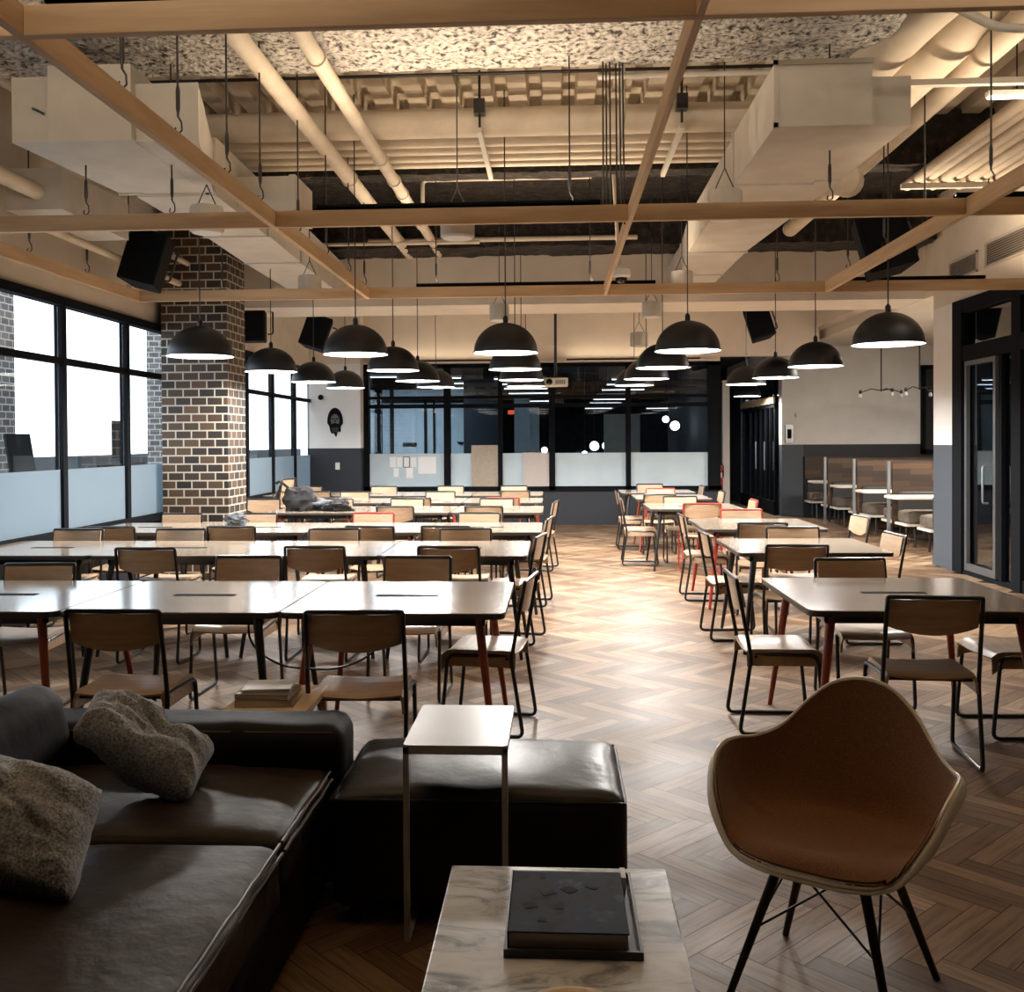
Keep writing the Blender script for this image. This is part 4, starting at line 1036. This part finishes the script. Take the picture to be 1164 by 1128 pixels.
# ------------------------------------------------------------------ alcove booths
def booth_partition(y, label):
    t = thing('booth_partition', label, 'partition', (4.85,y,0))
    B(.06,2.6,-.02,.02,.3,1.2).build('wood_panel', M['reclaimed'], t)
    B(-.01,.03,-.022,.022,0,1.22).build('end_post', M['grey_metal'], t)
    return t
def booth_bench(y, sgn, label):
    """a bench whose back is at y and whose seat reaches out by sgn"""
    t = thing('booth_bench', label, 'bench', (4.95,y,0))
    a, b = (.03*sgn, .55*sgn)
    MB().rbox(0,2.4,min(.08*sgn,b),max(.08*sgn,b),.34,.52,.055,8).build('seat_cushion', M['cushion_tan'], t)
    MB().rbox(0.02,2.4,min(.03*sgn,.12*sgn),max(.03*sgn,.12*sgn),.40,.78,.03,8).build('back_cushion', M['cushion_black'], t)
    MB().box(-.02,2.4,min(.05*sgn,b*1.0),max(.05*sgn,b*1.0),.305,.34).build('seat_board', M['booth_top'], t)
    for x in (.12,2.2):
        MB().tube([(x,.45*sgn,.305),(x,.48*sgn,0)],.016,8).build('leg', M['black_tube'], t); MB().tube([(x,.12*sgn,.305),(x,.12*sgn,0)],.016,8).build('leg', M['black_tube'], t)
def booth_table(y, label, x0=4.75):
    t = thing('booth_table', label, 'table', (x0,y,0)); r = .08; poly = []
    for (ax, ay, a0) in [(2.3,-.28+r,-90),(2.3,.28-r,0),(0+r,.28-r,90),(0+r,-.28+r,180)]:
        for k in range(5):
            a = math.radians(a0+90*k/4); poly.append((ax+r*math.cos(a), ay+r*math.sin(a)))
    MB().prism(poly,.715,.75).build('tabletop', M['booth_top'], t, bevel=.006)
    MB().tube([(1.0,0,.715),(1.0,0,.02)],.03,10).build('pedestal', M['black_tube'], t); MB().lathe([(.22,0),(.22,.012),(.03,.03)],(1.0,0,0),20).build('base', M['black_tube'], t)
pn = ['closest to the pale pillar','second from the pale pillar','third from the pale pillar','fourth from the pale pillar']
for k,y in enumerate([13.35,14.85,16.55,18.3]):
    if k > 0: booth_partition(y, 'wood panelled booth divider with metal end post, %s' % pn[k])
    booth_bench(y, -1 , 'padded booth bench backing onto the divider, facing the tables, %s' % pn[k]) if k>0 else None
    booth_bench(y, 1, 'padded booth bench facing the end wall, %s' % pn[k])
booth_bench(20.14,-1,'padded booth bench against the alcove end wall')
B(4.95,7.6,20.12,20.19,.3,1.2).build('end_wall_panel', M['reclaimed'])
tag(bpy.data.objects['end_wall_panel'],'reclaimed wood panel on the alcove end wall above the last bench','panel')
for k,y in enumerate([14.1,15.7,17.4,19.2]): booth_table(y,'pale rounded booth table, %s' % pn[k], 4.62+.07*k)
# chandeliers
def chandelier(x,y,label,rz):
    t = thing('branch_chandelier', label, 'light', (x,y,2.42), rz)
    MB().tube([(0,0,.0),(0,0,.96)],.012,8).build('stem', M['black_tube'], t); MB().lathe([(.08,0),(.08,.02)],(0,0,.95),16).build('canopy', M['black_tube'], t)
    for s,(dx,dy,dz) in enumerate([(-.38,0,-.02),(.38,.05,-.02),(.1,-.3,.0)]):
        MB().tube([(0,0,.02),(dx*.5,dy*.5,.05),(dx,dy,dz)],.01,6).build('arm', M['black_tube'], t)
        MB().lathe([(.02,-.02),(.03,0),(.02,.05)],(dx,dy,dz),10).build('socket', M['black_tube'], t)
        MB().lathe([(.001,-.10),(.03,-.085),(.036,-.06),(.02,-.02)],(dx,dy,dz),10).build('bulb', M['lamp_white'], t)
chandelier(6.02,18.8,'black three-arm chandelier in the alcove, closer to the pier',0)
chandelier(6.5,18.2,'black three-arm chandelier in the alcove, closer to the dark window',.6)

# ------------------------------------------------------------------ outside the windows
tag(B(-.45,.45,-.4,.4,-.1,6).build('brick_pier', M['brick_pale'], loc=(-7.55,12.3,0)),'pale brick pier outside, seen through the window closest to us','pier')
tag(B(-.45,.45,-.4,.4,-.1,6).build('brick_pier', M['brick_pale'], loc=(-6.47,16.9,0)),'pale brick pier outside, seen next to the brick column','pier')
tag(B(-.15,.15,-14,14,-.1,1.3).build('low_wall', M['outside_dark'], loc=(-9.5,22,0)),'low blue-grey wall outside beyond the piers','wall')
t = thing('desk_chair','black mesh-backed chair standing outside the first visible window','chair',(-6.0,10.9,-.1),math.radians(70))
Mb = Matrix.Translation((0,0,1.25))@Matrix.Rotation(math.radians(-12),4,'X')
MB().box(-.17,.17,-.015,.015,0,.52,Mb).build('backrest', M['black_matte'], t)
MB().box(-.2,.2,-.05,.35,1.15,1.2).build('seat', M['black_matte'], t)
for sx in (-.16,.16):
    MB().tube([(sx,.0,1.15),(sx*1.2,-.1,0)],.014,6).build('leg', M['black_tube'], t); MB().tube([(sx,.3,1.15),(sx*1.2,.4,0)],.014,6).build('leg', M['black_tube'], t)
t = thing('display_stand','black screen on a stand outside next to the column','monitor',(-5.9,13.2,-.1))
MB().box(-.02,.02,-.25,.25,1.45,1.95).build('screen', M['black_matte'], t); MB().tube([(0,0,0),(0,0,1.5)],.03,8).build('stand', M['black_tube'], t); MB().lathe([(.25,0),(.25,.02),(.03,.05)],(0,0,0),16).build('base', M['black_tube'], t)
MB().box(-.2,.2,-.3,.3,1.1,1.38).build('cabinet', M['black_matte'], t)

R_ = lambda ax, d: Matrix.Rotation(math.radians(d),4,ax)
# ------------------------------------------------------------------ lounge: sofa
def crinkle(a, f=5., seed=0.):
    def w(p, u):
        q = p*f + Vector((seed,seed*2,0))
        return p + Vector((noise.noise(q), noise.noise(q+Vector((7,0,0))), noise.noise(q+Vector((0,9,0)))))*a
    return w
def puffy(cx, cy_, hx, hy, puff, a=.006, f=5., seed=0.):
    cr_ = crinkle(a, f, seed)
    def w(p, u):
        if u.z > 0: p = p + Vector((0,0,puff*(1-abs(u.x)**3)*(1-abs(u.y)**3)*u.z))
        return cr_(p, u)
    return w
sofa = thing('leather_sofa','dark brown leather corner sofa with low arms in front of the tables','sofa',(0,0,0))
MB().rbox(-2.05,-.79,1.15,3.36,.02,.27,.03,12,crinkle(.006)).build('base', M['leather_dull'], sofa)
MB().rbox(-1.86,-.775,2.735,3.37,.25,.435,.045,18,puffy(0,0,1,1,.02,.010,6,1)).build('seat_cushion', M['leather'], sofa)
MB().rbox(-1.86,-.765,1.20,2.725,.25,.43,.045,22,puffy(0,0,1,1,.025,.012,5,4)).build('seat_cushion', M['leather'], sofa)
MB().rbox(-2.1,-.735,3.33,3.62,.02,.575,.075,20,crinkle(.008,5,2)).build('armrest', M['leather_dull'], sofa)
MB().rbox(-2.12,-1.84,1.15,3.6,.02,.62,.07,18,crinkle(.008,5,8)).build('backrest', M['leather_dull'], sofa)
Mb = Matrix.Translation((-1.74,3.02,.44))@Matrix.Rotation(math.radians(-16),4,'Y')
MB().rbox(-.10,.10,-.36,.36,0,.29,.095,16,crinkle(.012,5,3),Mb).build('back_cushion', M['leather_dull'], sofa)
for (y0,y1,s) in [(2.74,3.34,1),(1.22,2.72,2)]:
    for zz,xx in ((.425,-.775),(.40,-.768)):
        pts = [(xx+.004*noise.noise(Vector((0,y0+(y1-y0)*k/24*9,s))), y0+(y1-y0)*k/24, zz+.004*noise.noise(Vector((s,k*.9,0)))) for k in range(25)]
        MB().tube(pts,.0055,6).build('piping', M['piping'], sofa)
for yy in (3.395,3.42):
    MB().tube([(-2.0+ (1.23)*k/20, yy-.045, .5655-.012*(yy<3.4)) for k in range(21)],.003,5).build('stitching', M['piping'], sofa) if yy < 3.4 else None

# pillows
def pillow(label, A, Bc, C, D, th, seed, dent):
    A, Bc, C, D = map(Vector, (A, Bc, C, D))
    nrm = (C-A).cross(Bc-D).normalized()
    if nrm.y > 0: nrm = -nrm
    def P(u, v): return (A*(1-v)+Bc*v)*(1-u) + (D*(1-v)+C*v)*u
    def side(sg):
        def fn(u, v):
            a, b = u*2-1, v*2-1
            # edges are drawn in between the corners
            u2 = .5+.515*a*math.sqrt(1-.10*b**6)*(1-.05*(1-b*b)); v2 = .5+.515*b*math.sqrt(1-.10*a**6)*(1-.05*(1-a*a))
            p = P(u2, v2)
            t_ = th/2*(max(0,(1-a**4)*(1-b**4)))**.5
            q = Vector((u*3.2+seed, v*3.2, sg*2))
            cre = .030*noise.noise(q)+.014*noise.noise(q*2.4)+.005*noise.noise(q*6)
            dd = math.exp(-((a-dent)**2)/.035)*max(0, .25+b*.75)
            fold = .02*math.exp(-((a*.7+b-.15)**2)/.010)*(1-abs(a))
            w = min(1, t_/(th*.3))
            return tuple(p + nrm*(sg*(t_*(1-.45*dd)) + (cre-fold*sg)*w) + (P(.5,0)-P(.5,1)).normalized()*.05*dd*max(0,b)**2)
        return fn
    mb = MB(); mb.grid(side(1),44,44); mb.grid(side(-1),44,44)
    c = P(.5,.5); mb.v = [tuple(Vector(v)-c) for v in mb.v]
    o = mb.build('throw_pillow', M['fabric_grey'], loc=tuple(c))
    bm = bmesh.new(); bm.from_mesh(o.data); bmesh.ops.remove_doubles(bm, verts=bm.verts, dist=.0008); bmesh.ops.recalc_face_normals(bm, faces=bm.faces); bm.to_mesh(o.data); bm.free()
    for p_ in o.data.polygons: p_.use_smooth = True
    return tag(o, label, 'pillow', 'grey knitted pillows on the sofa')
pillow('grey knitted pillow slumped in the sofa corner against the leather cushion', (-1.49,2.96,.665),(-1.54,3.24,.72),(-1.13,3.22,.535),(-1.11,2.93,.47),.17,2.,.25)
pillow('grey knitted pillow cut off by the picture edge, standing on the long seat', (-1.60,2.36,.50),(-1.70,2.66,.73),(-1.20,2.56,.63),(-1.15,2.27,.47),.19,5.,-.6)

# ottoman
ot = thing('leather_ottoman','black-brown leather ottoman behind the slim white side table','ottoman',(-.255,3.42,0))
MB().rbox(-.475,.475,-.30,.31,.05,.43,.05,22,puffy(0,0,1,1,.022,.008,6,6)).build('body', M['leather_black'], ot)
def rect_loop(hx0,hx1,hy0,hy1,z,n=14):
    pts = []
    for k in range(n): pts.append((hx0+(hx1-hx0)*k/n, hy0, z))
    for k in range(n): pts.append((hx1, hy0+(hy1-hy0)*k/n, z))
    for k in range(n): pts.append((hx1-(hx1-hx0)*k/n, hy1, z))
    for k in range(n): pts.append((hx0, hy1-(hy1-hy0)*k/n, z))
    return pts
MB().tube([(x*.985,y*.985,z) for x,y,z in rect_loop(-.475,.475,-.30,.31,.405)],.006,6,closed=True).build('piping', M['leather_black'], ot)
for sx in (-.4,.4):
    for sy in (-.24,.25): MB().tube([(sx,sy,.07),(sx,sy,0)],.02,8).build('foot', M['black_matte'], ot)

# white C-shaped side table
t = thing('slim_side_table','slim white metal side table standing over the ottoman','table',(-.315,3.27,0))
hw = .162
def plate(): 
    r=.015; poly=[]
    for (ax,ay,a0) in [(hw-r,-.235+r,-90),(hw-r,.235-r,0),(-hw+r,.235-r,90),(-hw+r,-.235+r,180)]:
        for k in range(4):
            a=math.radians(a0+30*k); poly.append((ax+r*math.cos(a),ay+r*math.sin(a)))
    return MB().prism(poly,.604,.612)
plate().build('tabletop', M['white_steel'], t)
MB().box(-hw,hw,-.235,-.215,.584,.604).box(-hw,-hw+.018,-.235,.235,.588,.604).box(hw-.018,hw,-.235,.235,.588,.604).build('frame', M['white_steel'], t)
for sx in (-1,1): MB().box(sx*hw-(.018 if sx>0 else 0), sx*hw+(0 if sx>0 else .018), -.235,-.217, 0,.586).build('leg', M['white_steel'], t)
for sx in (-1,1): MB().box(sx*(hw-.009)-.009, sx*(hw-.009)+.009, -.217,.17, 0,.014).build('foot_bar', M['white_steel'], t)

# marble coffee table
t = thing('marble_coffee_table','coffee table with a veined white marble top','table',(0.0,2.08,0))
MB().box(-.287,.287,-.56,.59,.372,.40).build('marble_top', M['marble'], t, bevel=.004)
MB().box(-.26,.26,-.53,.56,.34,.372).build('subframe', M['black_tube'], t)
for sx in (-.24,.24):
    for sy in (-.5,.53): MB().box(sx-.015,sx+.015,sy-.015,sy+.015,0,.34).build('leg', M['black_tube'], t)
# tray
t = thing('lacquer_tray','low black lacquer tray on the marble table','tray',(.033,2.395,.4))
MB().box(-.155,.155,-.205,.205,.001,.006).build('bottom', M['tray'], t)
MB().box(-.155,.155,-.205,-.198,.006,.02).box(-.155,.155,.198,.205,.006,.02).box(-.155,-.148,-.198,.198,.006,.02).box(.148,.155,-.198,.198,.006,.02).build('rim', M['tray'], t)
# book in tray: cover art
def cover_mat():
    m = mat('dark_photo_cover', rough=.7, spec=.12); 
    return noisy(m, 14., [(.3,(.008,.009,.012)),(.48,(.025,.028,.036)),(.6,(.018,.028,.055)),(.75,(.07,.072,.075))], det=5.)
M['cover'] = cover_mat()
t = thing('large_book','thick large-format book with a dark blue-grey cover in the tray','book',(.022,2.378,.406))
MB().box(-.137,.137,-.158,.158,0,.003).box(-.137,.137,-.158,.158,.036,.04).box(-.137,-.133,-.158,.158,0,.04).build('cover', M['cover'], t, bevel=.0012)
MB().box(-.133,.134,-.155,.155,.003,.036).build('pages', M['page'], t)
art = MB()
for (x,y,w,h,a) in [(-.06,.13,.014,.03,0),(-.045,.035,.035,.02,30),(.005,.055,.03,.035,45),(-.02,-.03,.02,.035,0),(-.09,-.03,.03,.03,20),(.06,.07,.03,.015,-30),(-.06,-.1,.02,.02,0)]:
    Mt = Matrix.Translation((x,y,.0402))@R_('Z',a); art.box(-w/2,w/2,-h/2,h/2,0,.0006,Mt)
art.build('cover_art_pattern', mat('cover_print',(.03,.031,.035),.8,spec=.1), t)
t = thing('folded_card','small pale card tucked beside the book in the tray','card',(.168,2.55,.41))
MB().box(-.009,.004,-.03,.03,0,.03).build('card', M['paper'], t)
# round wooden plate at the near edge of the marble
t = tag(MB().lathe([(.10,0),(.12,.012),(.125,.016),(.115,.016),(.095,.006),(.001,.006)],(0,0,0),40).build('wooden_plate', M['table_ply'], loc=(.03,1.93,.4)),'thin pale wooden plate at the near end of the marble table','plate')

# wood side table behind the sofa arm with books
t = thing('wood_side_table','small pale wooden table behind the sofa arm','table',(-1.2,4.16,0))
MB().box(-.175,.175,-.27,.27,.425,.45).build('tabletop', M['table_ply'], t, bevel=.003)
for sx in (-.15,.15):
    for sy in (-.24,.24): MB().box(sx-.015,sx+.015,sy-.015,sy+.015,0,.425).build('leg', M['table_ply'], t)
for k,(w,d,h,dz,an,cm,lb) in enumerate([(.24,.2,.03,0,4,'cover_tan','tan book at the bottom of the stack on the wooden table'),
        (.23,.19,.022,.03,-3,'cover_grey','dark grey book in the middle of the stack on the wooden table'),
        (.20,.17,.02,.052,8,'cover_white','pale glossy book on top of the stack on the wooden table')]):
    b = thing('book', lb, 'book', (-1.22,4.14,.45+dz), math.radians(an), 'books stacked on the wooden side table')
    MB().box(-w/2,w/2,-d/2,d/2,0,.003).box(-w/2,w/2,-d/2,d/2,h-.003,h).box(-w/2,-w/2+.003,-d/2,d/2,0,h).build('cover', M[cm], b)
    MB().box(-w/2+.004,w/2-.004,-d/2+.004,d/2-.004,.003,h-.003).build('pages', M['page'], b)

# ------------------------------------------------------------------ shell armchair
ac = thing('shell_armchair','brown upholstered shell armchair with dark dowel legs on the parquet','chair',(.775,2.83,0),math.radians(180-33))
keys = [(0,(0,.255,.405)),(25,(.13,.25,.41)),(42,(.215,.215,.43)),(58,(.282,.168,.53)),(74,(.316,.10,.617)),(90,(.325,.02,.645)),(106,(.315,-.06,.645)),(122,(.280,-.13,.640)),(138,(.225,-.20,.665)),(152,(.165,-.25,.735)),(166,(.09,-.28,.80)),(180,(0,-.292,.822))]
def rim(th):
    a = th % 360; sg = 1
    if a > 180: a = 360-a; sg = -1
    for i in range(len(keys)-1):
        a0, p0 = keys[i]; a1, p1 = keys[i+1]
        if a0 <= a <= a1:
            t_ = (a-a0)/(a1-a0)
            # catmull-rom
            def K(j):
                if j < 0: q = keys[-j][1]; return Vector((-q[0],q[1],q[2]))
                if j >= len(keys): q = keys[2*len(keys)-2-j][1]; return Vector((-q[0],q[1],q[2]))
                return Vector(keys[j][1])
            P0,P1,P2,P3 = K(i-1),K(i),K(i+1),K(i+2)
            v = .5*((2*P1)+(P2-P0)*t_+(2*P0-5*P1+4*P2-P3)*t_*t_+(3*P1-P0-3*P2+P3)*t_**3)
            return Vector((sg*v.x, v.y, v.z))
def shellpt(th, r):
    Rm = rim(th); a = math.radians(th)
    fl = Vector((.165*math.sin(a), .165*math.cos(a)-.0, .43))
    back = max(0, -math.cos(a)); 
    fl.y -= .02*back
    if r < .5:
        q = r/.5; return Vector((fl.x*q, fl.y*q, .415+.018*q*q))
    q = (r-.5)/.5
    front = max(0, math.cos(a))**2
    c = Vector((Rm.x*(.96-.0*front), Rm.y*(.96), .440*(1-front)+.455*front))
    fl.z = .433
    if back > 0: c.y = Rm.y*.80; c.z = .45
    return fl*(1-q)**2 + c*2*q*(1-q) + Rm*q*q
def shell_grid(off, rmax=1.):
    mb = MB(); NT, NR = 72, 22; base = []
    for j in range(NR):
        for i in range(NT):
            th = 360*i/NT; r = max(.02, rmax*j/(NR-1)); e = 1e-2
            p = shellpt(th, r)
            if off:
                d1 = shellpt(th+1, r)-shellpt(th-1, r); d2 = shellpt(th, min(1.,r+e))-shellpt(th, r-e)
                n_ = d1.cross(d2)
                if n_.length > 1e-9:
                    n_.normalize()
                    ctr = Vector((0,0,.8)); 
                    if n_.dot(ctr-p) < 0: n_ = -n_
                    p = p + n_*off
            base.append(p)
    fs = [(j*NT+i, j*NT+(i+1)%NT, (j+1)*NT+(i+1)%NT, (j+1)*NT+i) for j in range(NR-1) for i in range(NT)] + [tuple(range(NT))[::-1]]
    mb.add(base, fs, True); return mb
shell_grid(0).build('shell', M['shell_cream'], ac, thick=.006)
def lip(u, v):
    th = 360*u; a = th if th <= 180 else 360-th
    w_ = .35+.65*max(0.,min(1.,(a-38)/22.))*max(0.,min(1.,(150-a)/30.))
    Rm = rim(th); e1 = rim(th+2)-rim(th-2); out = e1.cross(Vector((0,0,1)))
    out.z = 0
    if out.length > 1e-9: out.normalize()
    if out.dot(Vector((Rm.x,Rm.y,0))) < 0: out = -out
    return Rm + out*(.017*w_*math.sin(v*PI/2)) + Vector((0,0,-.034*w_*(1-math.cos(v*PI/2))))
MB().grid(lip, 96, 7, wrap=True).build('rolled_lip', M['shell_cream'], ac, thick=.004)
shell_grid(.008,.996).build('upholstery', M['fabric_brown'], ac, thick=.004)
MB().tube([rim(360*k/96) for k in range(96)],.004,8,closed=True).build('rim', M['shell_cream'], ac)
MB().tube([shellpt(360*k/96,.988)+Vector((0,0,.007)) for k in range(96)],.004,6,closed=True).build('edge_welt', M['fabric_brown'], ac)
feet = []
for sx in (-1,1):
    for sy in (-1,1):
        top = Vector((.105*sx,.105*sy,.40)); bot = Vector((.222*sx,.222*sy,0)); feet.append((top,bot))
        MB().tube([top,bot],.0155,12,r2=.010).build('leg', M['dark_wood'], ac)
def onleg(i, t_): return feet[i][0].lerp(feet[i][1], t_)
wires = [(0,1),(1,3),(3,2),(2,0)]
for a,b in wires:
    MB().tube([onleg(a,.0)+Vector((0,0,0)), onleg(b,.52)],.0035,6).build('brace_wire', M['black_tube'], ac)
    MB().tube([onleg(b,.0), onleg(a,.52)],.0035,6).build('brace_wire', M['black_tube'], ac)
MB().box(-.12,.12,-.12,-.1,.392,.405).box(-.12,.12,.1,.12,.392,.405).box(-.12,-.1,-.12,.12,.392,.405).box(.1,.12,-.12,.12,.392,.405).build('seat_mount', M['black_tube'], ac)

# ------------------------------------------------------------------ light and world
W = bpy.data.worlds.new('world'); SC.world = W; W.use_nodes = True
bg = W.node_tree.nodes['Background']; bg.inputs[0].default_value = (.86,.94,1.,1); bg.inputs[1].default_value = 1.0
def portal(loc, rot, sx, sy):
    l = bpy.data.lights.new('sky_portal','AREA'); l.shape = 'RECTANGLE'; l.size = sx; l.size_y = sy; l.cycles.is_portal = True
    o = bpy.data.objects.new('sky_portal', l); COL.objects.link(o); o.location = loc; o.rotation_euler = rot
portal((-4.72,11.45,1.8),(0,-PI/2,0),2.2,13.6)

SC.view_settings.view_transform = 'Standard'; SC.view_settings.look = 'None'; SC.view_settings.gamma = 1.
SC.view_settings.use_curve_mapping = False; SC.view_settings.exposure = 2.12
SC.cycles.use_denoising = True
SC.cycles.max_bounces = 8; SC.cycles.diffuse_bounces = 4; SC.cycles.glossy_bounces = 4; SC.cycles.transparent_max_bounces = 12; SC.cycles.transmission_bounces = 4
SC.cycles.sample_clamp_indirect = 1.5; SC.cycles.caustics_reflective = False; SC.cycles.caustics_refractive = False
